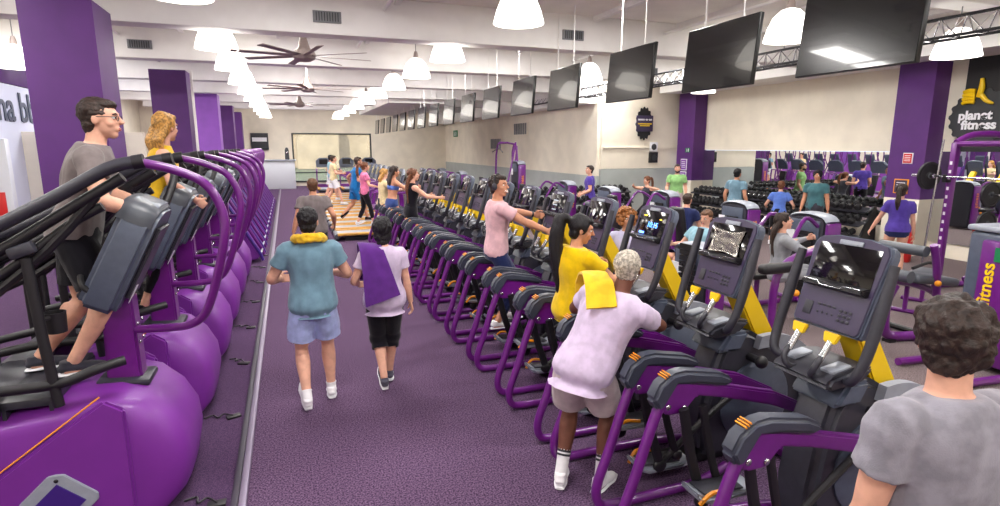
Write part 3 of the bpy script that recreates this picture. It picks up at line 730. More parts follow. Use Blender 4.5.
# ---- treadmills
def treadmill():
    t = empty('treadmill', (2.0,14.3,0), 0, 'x', 'treadmill', 'treadmills in the far part of the row')
    MB().box((-.1,0,.13), (1.75,.56,.08), bev=.02).build('belt', M['light'], t)
    for s in (-1, 1):
        MB().box((-.1,.34*s,.16), (1.75,.14,.06), bev=.015).build('side_deck', M['gold'], t)
        MB().tube([(.62,.36*s,.15),(.74,.36*s,.7),(.72,.36*s,1.12)], .035, 8, 3).tube([(.72,.36*s,1.12),(.45,.36*s,1.1),(.15,.36*s,.98)], .028, 8, 3).build('upright', M['purple'], t)
    MB().cyl((-.98,-.34,.11), (-.98,.34,.11), .065, 12).build('rear_roller', M['gpad'], t)
    MB().prism([(.55,.04),(.55,.28),(.7,.34),(1.0,.24),(1.02,.04)], -.38, .38, .04).build('motor_hood', M['purple'], t)
    k = MB().prism([(-.36,-.18),(-.38,.15),(-.2,.32),(.2,.32),(.38,.15),(.36,-.18)], -.03, .05, .02, axis='x').build('console', M['mid'], t, xf=Matrix.Translation((.78,0,1.35)) @ Matrix.Rotation(R(18),4,'Y'))
    MB().box((-.035,0,.1), (.01,.4,.26)).build('screen', M['screen'], k, xf=Matrix.Translation((.78,0,1.35)) @ Matrix.Rotation(R(18),4,'Y'))
    MB().box((0,0,.05), (1.6,.7,.08)).build('frame', M['black'], t)
    return t
TM = treadmill()
tree = {}
for c in C.objects:
    if c.parent: tree.setdefault(c.parent, []).append(c)
YM = [14.35+.98*i for i in range(13)]
for i, y in enumerate(YM):
    lb = 'treadmill with golden side decks, %s from the last arc trainer%s' % (ORD[i], {1: ', under the woman in pink', 2: ', under the man in blue'}.get(i, ''))
    if i == 0: TM.location.y = y; TM['label'] = lb
    else: dup(TM, (2.0,y,0), label=lb, tree=tree)
# second bank of treadmills further in front of the window
for i in range(3):
    dup(TM, (1.75+1.15*i,30.2,0), 90, 'treadmill in front of the far window, %s from the aisle' % ORD[i], tree=tree)['group'] = 'treadmills before the window'

# ---- selector weight machines
def tube_seat(t, x, y, z, back=True, ang=70):
    MB().box((x,y,z), (.42,.36,.09), bev=.035, seg=3).build('seat', M['pad'], t)
    MB().cyl((x,y,z), (x,y,.06), .035, 10).build('seat_post', M['purple'], t)
    if back:
        MB().box((x-.30,y,z+.42), (.09,.32,.72), rot=(0,-12,0), bev=.035, seg=3).build('backrest', M['pad'], t)
        MB().tube([(x-.36,y,.05),(x-.38,y,.5),(x-.42,y,z+.6)], .035, 8, 2).build('back_post', M['purple'], t)
def weight_machine(loc, rz, label, arms=0, hgt=1.3, group='weight machines with grey shrouds'):
    t = empty('weight_machine', loc, rz, label, 'weight machine', group)
    h = hgt
    # tower along y, -y end purple with yellow lettering
    MB().prism([(-.30,.05),(-.32,h-.10),(-.26,h-.03),(.26,h-.03),(.33,h-.10),(.30,.05)], -.13, .13, .03, axis='x').build('shroud', M['dark'], t)
    MB().box((-.135,.02,h-.22), (.02,.5,.26), bev=.008).build('shroud_panel', M['mid'], t)
    MB().tube([(0,-.32,h-.10),(0,-.24,h-.03),(0,0,h),(0,.24,h-.03),(0,.33,h-.10)], .04, 10, 4, ell=(3.4,.7,(1,0,0))).build('shroud_top', M['light'], t)
    MB().box((0,-.335,h/2-.05), (.26,.05,h-.12), bev=.02).build('end_cover', M['purple'], t)
    text('fitness', .16, M['orange'], t, face_negy(0,-.364,h*.62,90), ext=.002)
    ts = MB()
    for k in range(12): ts.box((-.168,0,.2+.075*k), (.02,.3,.06))
    ts.build('weight_stack', M['black'], t)
    MB().box((-.168,.2,h-.35), (.02,.2,.2)).build('instruction_card', M['paper'], t)
    # frame and seat on -x side
    bl = -1.35 if arms < 3 else -.45
    MB().tube([(-.16,0,.05),(bl,0,.05)], .04, 8, 1).tube([(bl,-.35,.05),(bl,.35,.05)], .035, 8, 1).tube([(-.2,-.42,.04),(-.2,.42,.04)], .035, 8, 1).build('base_frame', M['purple'], t)
    if arms == 3: return t
    tube_seat(t, -.95, 0, .48)
    if arms == 0:
        for s in (-1, 1):
            MB().tube([(-.2,.25*s,h-.15),(-.5,.30*s,h-.02),(-.75,.34*s,h-.35),(-.8,.34*s,.95)], .028, 8, 4).build('lever_arm', M['purple'], t)
            MB().cyl((-.8,.34*s,.82), (-.8,.34*s,1.0), .026, 10).build('hand_grip', M['black'], t)
    elif arms == 1:
        for s in (-1, 1):
            MB().tube([(-.2,.2*s,.9),(-.4,.25*s,.95),(-.55,.25*s,.8),(-.5,.22*s,.5)], .03, 8, 4).build('lever_arm', M['purple'], t)
        MB().cyl((-.55,-.26,.38), (-.55,.26,.38), .06, 14).build('roller_pad', M['gpad'], t)
        MB().cyl((-.45,-.26,.9), (-.45,.26,.9), .055, 14).build('thigh_pad', M['gpad'], t)
    else:
        MB().tube([(-.1,0,h),(-.1,0,h+.55),(-.7,0,h+.6)], .035, 8, 2).tube([(-.1,.3,.1),(-.1,.3,h+.3),(-.1,0,h+.55)], .03, 8, 2).build('high_boom', M['purple'], t)
        MB().tube([(-.1,-.42,.1),(-.1,-.1,h+.5)], .03, 8, 1).tube([(-.7,.35,.1),(-.7,.25,h+.2),(-.7,0,h+.58)], .03, 8, 2).tube([(-.7,-.5,.5),(-.4,-.45,h),(-.3,-.5,h+.62)], .03, 8, 2).build('side_brace', M['purple'], t)
        MB().tube([(-.75,-.5,h+.3),(-.7,0,h+.42),(-.75,.5,h+.3)], .018, 8, 3).cyl((-.7,0,h+.42), (-.7,0,h+.6), .006).build('lat_bar', M['steel'], t)
    MB().ell((-.75,-.06,.40), .035).ell((-.2,-.3,.6), .03).build('adjust_knob', M['orange'], t)
    return t
# positions measured so the shroud tops read at the right place
weight_machine((7.07,6.1,0), 0, 'weight machine with grey shroud beside the seated woman in grey', 0)
weight_machine((7.35,7.85,0), 0, 'weight machine with grey shroud behind the reclining man', 1)
weight_machine((7.6,10.3,0), 0, 'weight machine in front of the man in green polo', 0)
weight_machine((7.1,11.8,0), 0, 'weight machine left of the man in navy, below the gear badge', 1)
weight_machine((7.2,14.2,0), 0, 'weight machine left of the man in purple polo', 0)
weight_machine((7.3,18.0,0), 0, 'tall lat pulldown machine behind the pink shirted man', 2, 1.75)
weight_machine((4.75,5.7,0), 0, 'low grey shrouded machine in front of the reclining man', 3, 1.05)
weight_machine((6.2,21,0), 0, 'weight machine far down the long wall beyond the trainers', 0)
weight_machine((6.2,24,0), 0, 'weight machine farthest down the long wall', 0)

# ---- leg curl bench at right
t = empty('leg_machine', (6.9,4.3,0), 0, 'purple leg curl machine with round grey pads on the grey floor', 'leg machine')
MB().tube([(-.45,.1,.68),(-.55,.1,.5),(-.54,.1,.2),(-.40,.1,.07),(.0,.0,.06),(.35,-.1,.06)], .055, 12, 5).build('base_frame', M['purple'], t)
MB().tube([(.1,-.3,.04),(.1,.5,.04)], .035, 8, 1).box((-.42,.1,.02), (.1,.1,.04)).build('foot', M['black'], t)
MB().tube([(-.55,.1,.75),(-.1,.1,.66),(.3,.1,.5),(.6,.1,.2)], .04, 10, 4).build('seat_beam', M['purple'], t)
MB().box((.05,.1,.72), (.75,.34,.10), rot=(0,8,0), bev=.04, seg=3).build('seat_pad', M['gpad'], t)
MB().cyl((-.42,-.05,.80), (-.42,.42,.80), .07, 18).build('roller_pad', M['gpad'], t)
MB().cyl((-.22,-.05,1.08), (-.22,.48,1.08), .062, 18).build('upper_roller_pad', M['gpad'], t)
MB().tube([(-.16,-.08,1.16),(-.06,-.08,.9),(.05,-.05,.55)], .042, 10, 3).build('lever_arm', M['purple'], t)
MB().tube([(.25,-.2,.75),(.45,-.25,.85),(.6,-.2,.72),(.55,-.15,.35),(.4,-.1,.1)], .04, 10, 5).build('side_loop', M['purple'], t)
MB().ell((-.08,-.13,.72), .035).build('adjust_knob', M['orange'], t)
MB().tube([(.2,.35,.78),(.5,.38,.82),(.65,.38,.8)], .02, 8, 2).build('hand_grip', M['black'], t)
# low grey pad machine arm seen between first two consoles
t = empty('press_machine', (5.45,4.85,-.12), 0, 'purple press arm with black pad beside the seated woman in grey', 'press machine')
MB().tube([(-.3,0,.16),(-.3,0,.9),(.1,0,1.15),(.9,0,1.2)], .045, 10, 4).build('frame', M['purple'], t)
MB().tube([(-.45,-.4,.16),(-.15,.4,.16)], .04, 8, 1).build('foot', M['purple'], t)
MB().box((-.35,-.05,1.02), (.5,.14,.12), bev=.05, seg=3).build('pad', M['pad'], t)
MB().ell((-.1,-.1,.72), .04).build('adjust_knob', M['orange'], t)

# ---- dumbbell racks
def rack(loc, rz, length, label):
    t = empty('dumbbell_rack', loc, rz, label, 'dumbbell rack', 'black dumbbell racks')
    for s in (-1, 1):
        MB().prism([(-.3,0),(-.3,.06),(.12,.95),(.2,.95),(.28,0)], s*length/2-.03, s*length/2+.03, .008).build('end_frame', M['black'], t)
    for k, (x, z) in enumerate(((.1,.86),(-.06,.56),(-.2,.26))):
        MB().box((x-.08,0,z), (.26,length,.03), rot=(0,-18,0)).build('shelf', M['dark'], t)
    return t
rack((11.85,11.75,0), 0, 5.8, 'long three-tier black dumbbell rack along the wall mirror')
rack((7.9,15.55,0), 90, 4.4, 'three-tier black dumbbell rack along the grey dado wall')
db = empty('dumbbell', (0,0,0), 0, 'x', 'dumbbell', 'black hexagonal dumbbells on the racks')
for s in (-1, 1): MB().lathe([(.0,-.05),(.058,-.05),(.072,-.035),(.072,.035),(.058,.05),(.0,.05)], seg=8).build('weight_head', M['black'], db, ang=20, xf=Matrix.Translation((.105*s,0,0)) @ Matrix.Rotation(R(90),4,'Y'))
MB().cyl((-.08,0,0), (.08,0,0), .016, 8).build('handle', M['steel'], db)
tree = {}
for c in C.objects:
    if c.parent: tree.setdefault(c.parent, []).append(c)
first = True
for k, (x, z) in enumerate(((.02,.955),(-.14,.655),(-.28,.355))):
    tier = ('top','middle','bottom')[k]
    for i in range(30):
        L_ = (11.85+x, 9.05+.186*i, z)
        lb = 'black dumbbell on the %s tier of the rack along the wall mirror' % tier
        if first: db.location = L_; db['label'] = lb; db.rotation_euler = (0,R(-18),0); first = False
        else: dup(db, L_, label=lb, tree=tree)
    for i in range(21):
        L_ = (5.85+.2*i, 15.55+x, z)
        o = dup(db, L_, 90, 'black dumbbell on the %s tier of the rack along the grey wall' % tier, tree=tree)
        o.rotation_euler = (0,R(-18),R(90))
# group per tier
for o in C.objects:
    if o.get('category') == 'dumbbell': o['group'] = o['label'].replace('black dumbbell', 'black dumbbells')

# ---- power rack, barbell and plates at right
pr = empty('power_rack', (9.6,5.4,0), -8, 'tall purple power rack in front of the black logo wall', 'power rack')
for (x, y) in ((0,0.55),(0,-.65),(1.15,.55),(1.15,-.65)):
    MB().box((x,y,1.15), (.09,.09,2.3), bev=.012).build('upright', M['purple'], pr)
h = MB()
for y in (.55,-.65):
    for k in range(14): h.box((-.047,y,.3+.13*k), (.006,.035,.05))
h.build('slot_marks', M['paper'], pr)
MB().tube([(0,-.65,2.3),(.3,-.65,2.42),(.85,-.65,2.42),(1.15,-.65,2.3)], .05, 10, 4).tube([(0,.55,2.3),(.3,.55,2.42),(.85,.55,2.42),(1.15,.55,2.3)], .05, 10, 4).tube([(0,-.65,2.28),(0,.55,2.28)], .045, 8, 1).tube([(1.15,-.65,2.28),(1.15,.55,2.28)], .045, 8, 1).build('top_frame', M['purple'], pr)
MB().tube([(0,-.65,.05),(1.15,-.65,.05)], .045, 8, 1).tube([(0,.55,.05),(1.15,.55,.05)], .045, 8, 1).tube([(1.15,-.65,.05),(1.15,.55,.05)], .045, 8, 1).tube([(0,-.65,.9),(1.15,.2,1.5)], .035, 8, 1).build('base_frame', M['purple'], pr)
for y in (.72,-.8): MB().cyl((-.16,y,.05), (-.05,y,2.35), .016, 10).build('guide_rod', M['steel'], pr)
for y in (.55,-.65): MB().box((-.08,y,1.72), (.12,.07,.05), bev=.01).box((-.13,y,1.77), (.025,.07,.09), bev=.008).build('bar_hook', M['black'], pr)
for z in (.5,.98,1.46): MB().cyl((1.15,.6,z), (1.15,.95,z), .022, 8).build('storage_peg', M['steel'], pr)
bb = empty('barbell', (9.47,5.4,1.785), -8, 'long steel barbell resting on the hooks of the purple power rack', 'barbell')
MB().cyl((0,-1.1,0), (0,1.1,0), .014, 12).build('bar', M['steel'], bb)
for s in (-1, 1): MB().cyl((0,.78*s,0), (0,1.12*s,0), .024, 12).cyl((0,.75*s,0), (0,.79*s,0), .036, 12).build('sleeve', M['steel'], bb)
def plate(loc, rz, r, label):
    p = empty('weight_plate', loc, rz, label, 'weight plate', 'black weight plates')
    MB().lathe([(.026,-.02),(.05,-.02),(.06,-.012),(r*.8,-.012),(r*.85,-.02),(r,-.018),(r,.018),(r*.85,.02),(r*.8,.012),(.06,.012),(.05,.02),(.026,.02)], seg=28, closed=True).build('disc', M['black'], p, xf=Matrix.Rotation(R(90),4,'X'))
    MB().lathe([(.026,-.022),(.045,-.022),(.045,.022),(.026,.022)], seg=16, closed=True).build('hub_ring', M['gpad'], p, xf=Matrix.Rotation(R(90),4,'X'))
import math as _m
def along(d): a = R(-8); return (9.47-_m.sin(a)*d, 5.4+_m.cos(a)*d, 1.785)
plate(along(.83), -8, .22, 'black weight plate on the visible end of the barbell')
plate(along(-.83), -8, .22, 'black weight plate on the near end of the barbell')
for z, n_ in ((.5,'lowest'),(.98,'middle'),(1.46,'upper')):
    x = 9.6+1.15*_m.cos(R(-8))-.80*_m.sin(R(-8)); y = 5.4+1.15*_m.sin(R(-8))+.80*_m.cos(R(-8))
    plate((x,y,z), -8, .2 if z != .5 else .17, 'black weight plate on the %s storage peg of the power rack' % n_)
# purple end shroud with yellow vertical lettering
t = empty('cable_tower', (6.58,3.45,0), -6, 'purple and grey machine tower with yellow upright lettering at the right edge', 'cable tower')
MB().box((.18,0,.72), (.42,.7,1.36), bev=.05, seg=3).build('shroud', M['mid'], t)
MB().box((-.06,-.06,.70), (.08,.46,1.26), bev=.03).build('front_cover', M['purple'], t)
text('planet fitness', .17, M['yellow'], t, face_negx(-.105,.06,.66,90), ext=.002, off=.003)
MB().box((-.11,-.05,1.2), (.01,.14,.14)).build('label_sticker', M['green'], t)
MB().box((.18,0,1.43), (.46,.74,.06), bev=.025).build('top', M['light'], t)
MB().tube([(-.1,-.3,.05),(-.8,-.3,.05)], .04, 8, 1).tube([(-.1,.3,.05),(-.8,.3,.05)], .04, 8, 1).build('base_frame', M['purple'], t)
# flat bench behind
t = empty('flat_bench', (8.2,5.3,0), 20, 'flat grey bench on the grey floor near the purple-shirted woman', 'bench')
MB().box((0,0,.45), (1.2,.3,.09), bev=.04, seg=3).build('pad', M['gpad'], t)
for s in (-1, 1): MB().tube([(.4*s,-.25,.03),(.4*s,.25,.03)], .03, 8, 1).tube([(.4*s,0,.03),(.4*s,0,.42)], .03, 8, 1).build('leg', M['purple'], t)
bx = empty('plyo_box', (9.3,7.3,0), -4, 'pale grey low storage box behind the purple-shirted woman', 'box')
MB().box((0,0,.24), (1.5,.6,.48), bev=.02).build('body', M['wallgrey'], bx); MB().box((0,0,.5), (1.56,.66,.05), bev=.012).build('lid', M['light'], bx)
# ================================================================ PEOPLE
def ik(a, b, l1, l2, hint):
    d = b-a; dist = d.length
    if dist > (l1+l2)*.998: dist = (l1+l2)*.998
    u = d.normalized(); b2 = a+u*dist
    c = (l1*l1+dist*dist-l2*l2)/(2*l1*dist); c = max(-1, min(1, c)); s_ = math.sqrt(1-c*c)
    h = hint-u*hint.dot(u)
    h = h.normalized() if h.length > 1e-4 else V((0,1,0))
    return a+u*l1*c+h*l1*s_, b2
def person(label, loc, yaw, sk, pel=(0,0,.93), lean=3, side=0, twist=0, head=(0,0), feet=((.1,0,.08),(-.1,0,.08)), fyaw=(8,-8), fpitch=(0,0),
           hands=((.28,.05,.8),(-.28,.05,.8)), elbow=((.3,-1,-.3),(-.3,-1,-.3)), knee=((.1,1,0),(-.1,1,0)), curl=(25,25), palm=None, s=1.0, fem=False, vox=.008,
           top=None, bottom=None, shoes=None, hair=None, extras=None, group=None, girth=1.0, socks=None, sleeve=.55, neckpitch=None):
    """faces local +y; feet/hands given in local metres"""
    root = empty('person', loc, yaw, label, 'person', group)
    pel = V(pel); B = MB(); g = girth
    f0 = V((0,1,0)); r0 = V((1,0,0))
    u = (Matrix.Rotation(R(-lean), 3, 'X') @ (Matrix.Rotation(R(side), 3, 'Y') @ V((0,0,1))))
    Tw = Matrix.Rotation(R(twist), 3, 'Z'); r1 = (Tw @ r0); r1 = (r1-u*r1.dot(u)).normalized(); f1 = u.cross(r1).normalized()
    rm = (r0+r1).normalized(); fm = (f0+f1).normalized()
    w = .92 if fem else 1.0
    dn_ = (u+V((0,0,2))).normalized()
    def T(h): return pel+(u if h >= 0 else dn_)*(h*s)
    hipw = .175 if fem else .165
    # torso sections (height over pelvis, rx, ry, forward shift)
    secs = [(-.10,.13,.085,0),(-.03,hipw,.115,-.005),(.06,hipw*.97,.112,0),(.16,.145*w,.098,.005),(.26,.145*w,.10,.005),(.36,.165*w,.115 if not fem else .12,.01),(.44,.17*w,.105,.0),(.50,.125*w,.08,-.01),(.545,.062,.06,-.012)]
    def torso(mb, off=0, hem=None, x=1.0):
        S_ = []
        for h, a, b, fs in secs:
            if hem is not None and h < hem: continue
            S_.append((T(h)+f1*fs*s, (a*g+off)*s*x, (b*g+off)*s*x))
        if hem is not None:
            hh, a, b = hem, secs[1][1], secs[1][2]
            S_.insert(0, (T(hem+.03), (a*g+off*1.5)*s*x, (b*g+off*1.5)*s*x)); S_.insert(0, (T(hem), (a*g+off*1.5)*s*x, (b*g+off*1.9+.006)*s*x))
        mb.loft(S_, rm, fm)
    torso(B)
    nb = T(.52); hp = neckpitch if neckpitch is not None else 0
    Hm = Matrix.Rotation(R(twist+head[0]), 3, 'Z') @ Matrix.Rotation(R(-head[1]), 3, 'X')
    hup = (u*.5+Hm @ V((0,0,1))*.5).normalized()
    hc = nb+hup*(.175*s)+(Hm @ V((0,1,0)))*.018*s
    q = .98*s
    B.tube([tuple(nb-u*.03*s), tuple(nb+hup*.05*s), tuple(hc+Hm @ V((0,-.02,-.03))*s)], [.066*s*w,.056*s*w,.055*s*w], 14, 3)
    hp_ = lambda x, y, z: hc+Hm @ V((x,y,z))*q
    B.ell(hp_(0,-.012,.03), (.076*q,.097*q,.088*q), Hm, 24, 16)
    B.ell(hp_(0,.022,-.035), (.060*q,.070*q,.075*q), Hm, 20, 14)
    B.ell(hp_(0,.058,-.088), (.030*q,.028*q,.026*q), Hm)
    B.ell(hp_(0,.078,.035), (.045*q,.018*q,.014*q), Hm)              # brow
    B.tube([hp_(0,.090,.022), hp_(0,.106,-.005), hp_(0,.116,-.024)], [.009*q,.012*q,.016*q], 8, 2)
    B.ell(hp_(0,.086,-.056), (.024*q,.014*q,.014*q), Hm)             # mouth mound
    for sg_ in (-1, 1):
        B.ell(hp_(.077*sg_,-.01,-.005), (.010*q,.020*q,.032*q), Hm @ Matrix.Rotation(R(18*sg_),3,'Z'))
        B.ell(hp_(.040*sg_,.055,-.022), (.024*q,.026*q,.024*q), Hm)
    LA, LF = .285*s, .25*s; LT, LS = .43*s, .42*s
    J = {}
    shw = .174*w*(g*.3+.7)
    for i, sg_ in enumerate((1, -1)):
        sh = T(.465)+r1*(sg_*shw*s)
        ha = V(hands[i]); 
        el, wr = ik(sh, ha, LA, LF, V(elbow[i]))
        hj = pel+r0*(sg_*.09*s)+V((0,0,-.02*s))
        an = V(feet[i]); kn, an = ik(hj, an, LT, LS, V(knee[i]))
        J[i] = (sh, el, wr, hj, kn, an)
        ga = g*w
        B.tube([tuple(T(.44)+r1*sg_*.11*s), tuple(sh), tuple(sh+(el-sh)*.3), tuple(sh+(el-sh)*.75), tuple(el), tuple(el+(wr-el)*.25), tuple(el+(wr-el)*.7), tuple(wr)],
               [.055*s*ga,.060*s*ga,.053*s*ga,.045*s*ga,.040*s*ga,.043*s*ga,.034*s*ga,.027*s*ga], 14, 3)
        gl = .5+.5*g
        B.tube([tuple(hj+V((0,0,.04*s))), tuple(hj), tuple(hj+(kn-hj)*.35), tuple(hj+(kn-hj)*.8), tuple(kn), tuple(kn+(an-kn)*.28), tuple(kn+(an-kn)*.7), tuple(an)],
               [.08*s*gl,.093*s*gl,.083*s*gl,.062*s*gl,.053*s*gl,.059*s*gl,.042*s*gl,.036*s*gl], 16, 3)
        B.ell(kn+(an-kn)*.27-(kn-pel).normalized()*0-f0*.012*s, (.045*s,.05*s,.09*s))
        # foot
        fm_ = Matrix.Rotation(R(fyaw[i]), 3, 'Z') @ Matrix.Rotation(R(-fpitch[i]), 3, 'X')
        J[i] += (fm_,)
        B.tube([tuple(an+fm_ @ V((0,-.05,-.045))*s), tuple(an+fm_ @ V((0,.05,-.04))*s), tuple(an+fm_ @ V((0,.15,-.06))*s)], [.032*s,.036*s,.022*s], 10, 3, ell=(1,.75,tuple(fm_ @ V((1,0,0)))))
        # hand
        d = (wr-el).normalized(); pn = V(palm[i]) if palm else V((-sg_,0,0))
        pn = (pn-d*pn.dot(d)).normalized(); sd = d.cross(pn).normalized()     # sideways across knuckles
        th_s = 1 if sd.dot(V((0,1,0))+V((0,0,.5))) > 0 else -1               # thumb towards front/up
        sd = sd*th_s
        B.tube([tuple(wr-d*.01*s), tuple(wr+d*.035*s), tuple(wr+d*.085*s)], [.026*s,.036*s,.038*s], 12, 3, ell=(1.05,.42,tuple(sd)))
        cu = curl[i]
        for fi, (o_, l_) in enumerate(((.030,.070),(.011,.080),(-.009,.074),(-.028,.058))):
            p = wr+d*.082*s+sd*o_*s; dd = d.copy(); pts = [tuple(p-d*.015*s), tuple(p)]
            for ph, fr_ in enumerate((.42,.32,.26)):
                dd = (dd*math.cos(R(cu+4*fi))+pn*math.sin(R(cu+4*fi))).normalized(); p = p+dd*l_*fr_*s; pts.append(tuple(p))
            B.tube(pts, [.0095*s,.0095*s,.009*s,.0082*s,.0065*s], 8, 2)
        p = wr+d*.025*s+sd*.024*s
        B.tube([tuple(p), tuple(p+(d*.5+sd*.75+pn*.3).normalized()*.035*s), tuple(p+(d*.5+sd*.75+pn*.3).normalized()*.035*s+(d*.85+sd*.2+pn*(.2+cu*.008)).normalized()*.035*s), tuple(p+(d*.5+sd*.75+pn*.3).normalized()*.035*s+(d*.85+sd*.1+pn*(.3+cu*.012)).normalized()*.058*s)], [.014*s,.012*s,.010*s,.008*s], 8, 2)
    if bottom:
        kind, m_ = bottom[0], bottom[1]
        lenf = {'shorts': .80, 'brief': .30, 'tights': 1.9, 'pants': 1.93, 'capri': 1.30}[kind]; loose = {'shorts': .042, 'brief': .012, 'tights': .006, 'pants': .014, 'capri': .022}[kind]
        bs = MB(); LC = []
        bs.loft([(T(.12)+V((0,0,0)), (.150*w*g+.008)*s, (.105*g+.010)*s),(T(.05), (hipw*g+.010)*s, (.118*g+.010)*s),(T(-.03), (hipw*g+.014)*s, (.122*g+.012)*s),(T(-.11), (.145*g+.012)*s, (.10*g+.01)*s)], rm, fm)
        for i in (0, 1):
            sh, el, wr, hj, kn, an, fm_ = J[i]; gl = .5+.5*g
            full = [(hj+V((0,0,.03*s)), .09),(hj+(kn-hj)*.12, .094),(hj+(kn-hj)*.4, .084),(hj+(kn-hj)*.8, .066),(kn, .056),(kn+(an-kn)*.28, .061),(kn+(an-kn)*.7, .045),(kn+(an-kn)*.97, .04)]
            tt = [0,.12,.4,.8,1.0,1.28,1.7,1.97]; P_ = []; Rr = []
            for (p, r_), q_ in zip(full, tt):
                if q_ <= lenf: P_.append(tuple(p)); Rr.append((r_*gl+loose*min(1, .1+q_*1.25)+(.012*q_ if kind == 'shorts' else 0))*s)
            if kind in ('shorts','capri') and lenf not in tt:
                a_, b_ = (hj, kn) if lenf < 1 else (kn, an); P_.append(tuple(a_+(b_-a_)*(lenf if lenf < 1 else lenf-1))); Rr.append(Rr[-1])
            bs.tube(P_, Rr, 16, 3)
            if 1 < lenf < 1.9: bs.ell(kn, (.076*gl+loose)*s)
            a_, b_ = (hj, kn) if lenf <= 1 else (kn, an); fr_ = min(lenf if lenf <= 1 else lenf-1, .90 if lenf > 1 else .74); LC.append((a_+(b_-a_)*(fr_-.03), (b_-a_).normalized(), .16*s))
        bs.build({'shorts':'shorts','brief':'shorts','tights':'leggings','pants':'trousers','capri':'leggings'}[kind], m_, root, remesh=max(vox, .009), smooth=2, disp=(.007 if kind in ('shorts','pants') else .002, 9), cuts=LC)
    if top:
        kind, m_ = top[0], top[1]; ts = MB(); TC = []
        if kind == 'bra':
            ts.loft([(T(.30), (.150*w*g+.006)*s, (.105*g+.008)*s),(T(.36)+f1*.01, (.165*w*g+.006)*s, (.122*g+.012)*s),(T(.41)+f1*.01, (.165*w*g+.004)*s, (.112*g+.01)*s)], r1, f1)
            for sg_ in (-1, 1): ts.tube([tuple(T(.40)+r1*sg_*.08*s+f1*.11*s), tuple(T(.515)+r1*sg_*.085*s), tuple(T(.40)+r1*sg_*.07*s-f1*.10*s)], .012*s, 8, 4)
        else:
            hem = top[2] if len(top) > 2 else -.10
            off = top[3] if len(top) > 3 else .016
            torso(ts, off, hem-.03); TC.append((T(hem+.02), -(u if hem >= 0 else dn_), .6*s))
            if kind != 'tank':
                for i, sg_ in enumerate((1, -1)):
                    sh, el = J[i][0], J[i][1]; sl = sleeve
                    ts.tube([tuple(T(.45)+r1*sg_*.10*s), tuple(sh), tuple(sh+(el-sh)*sl*.5), tuple(sh+(el-sh)*sl)], [.068*s*g,.073*s*g,.070*s*g,.074*s*g], 16, 3)

                    if kind == 'long': ts.tube([tuple(sh+(el-sh)*.4), tuple(el), tuple(J[i][2])], [.06*s,.052*s,.036*s], 14, 3)
        ts.build({'bra':'sports_top','tank':'vest_top','long':'sweatshirt'}.get(kind, 'shirt'), m_, root, remesh=max(vox, .009), smooth=2, disp=(.011, 8, (1,1,.5)) if kind not in ('bra','tank') else (.003, 8), cuts=TC)
    for i in (0, 1):
        an = J[i][5]; fm_ = J[i][6]
        if shoes:
            st = MB(); A_ = lambda x, y, z: tuple(an+fm_ @ V((x,y,z))*s)
            st.tube([A_(0,-.075,-.038), A_(0,-.03,-.022), A_(0,.04,-.030), A_(0,.12,-.045), A_(0,.19,-.055)], [.030*s,.044*s,.043*s,.044*s,.026*s], 14, 3, ell=(1,.72,tuple(fm_ @ V((1,0,0)))))
            st.tube([A_(0,-.03,-.03), A_(0,-.028,.018)], [.040*s,.041*s], 12, 1)
            sh_ = st.build('shoe', shoes, root, remesh=.009, smooth=2)
            so = MB().tube([A_(0,-.085,-.066), A_(0,-.02,-.066), A_(0,.06,-.066), A_(0,.13,-.066), A_(0,.205,-.062)], [.030*s,.044*s,.042*s,.048*s,.028*s], 14, 3, ell=(1,.28,tuple(fm_ @ V((1,0,0)))))
            so.build('sole', M['paper'] if shoes != CL['blk'] else M['dark'], sh_)
        if socks:
            kn = J[i][4]; d = (kn-an).normalized()
            sk_ = MB().tube([tuple(an-d*.02*s), tuple(an+d*.06*s), tuple(an+d*socks*s)], [.042*s,.042*s,.046*s], 14, 2).build('sock', CL['white'], root)
            for dz in ((.72,.88) if socks > .1 else ()): MB().tube([tuple(an+d*socks*dz*s), tuple(an+d*(socks*dz+.014)*s)], .0475*s, 14, 1).build('stripe', M['dark'], sk_)
    body = B.build('body', SK[sk], root, remesh=vox, smooth=1)
    # face
    for sg_ in (-1, 1):
        e = MB().ell(hp_(.030*sg_,.0745,.012), (.0145*q,.012*q,.0085*q), Hm, 12, 8).build('eye', M['eye'], root)
        MB().ell(hp_(.030*sg_,.0850,.012), (.006*q,.003*q,.0062*q), Hm, 10, 6).build('iris', M['iris'], e)
        if hair: MB().tube([hp_(.014*sg_,.090,.032), hp_(.030*sg_,.089,.037), hp_(.048*sg_,.078,.031)], .0042*q, 6, 3).build('eyebrow', hair[1], root)
    smile = extras and 'smile' in extras
    if smile:
        MB().tube([hp_(-.026,.086,-.048), hp_(-.012,.098,-.060), hp_(.012,.098,-.060), hp_(.026,.086,-.048)], .0075*q, 8, 4, ell=(1.2,.7,(0,0,1))).build('teeth', M['teeth'], root)
        MB().tube([hp_(-.028,.085,-.047), hp_(-.012,.100,-.069), hp_(.012,.100,-.069), hp_(.028,.085,-.047)], .004*q, 8, 4).build('lips', M['lip'], root)
    else:
        MB().ell(hp_(0,.097,-.052), (.021*q,.006*q,.0045*q), Hm, 10, 6).ell(hp_(0,.096,-.061), (.018*q,.007*q,.0055*q), Hm, 10, 6).build('lips', M['lip'], root)
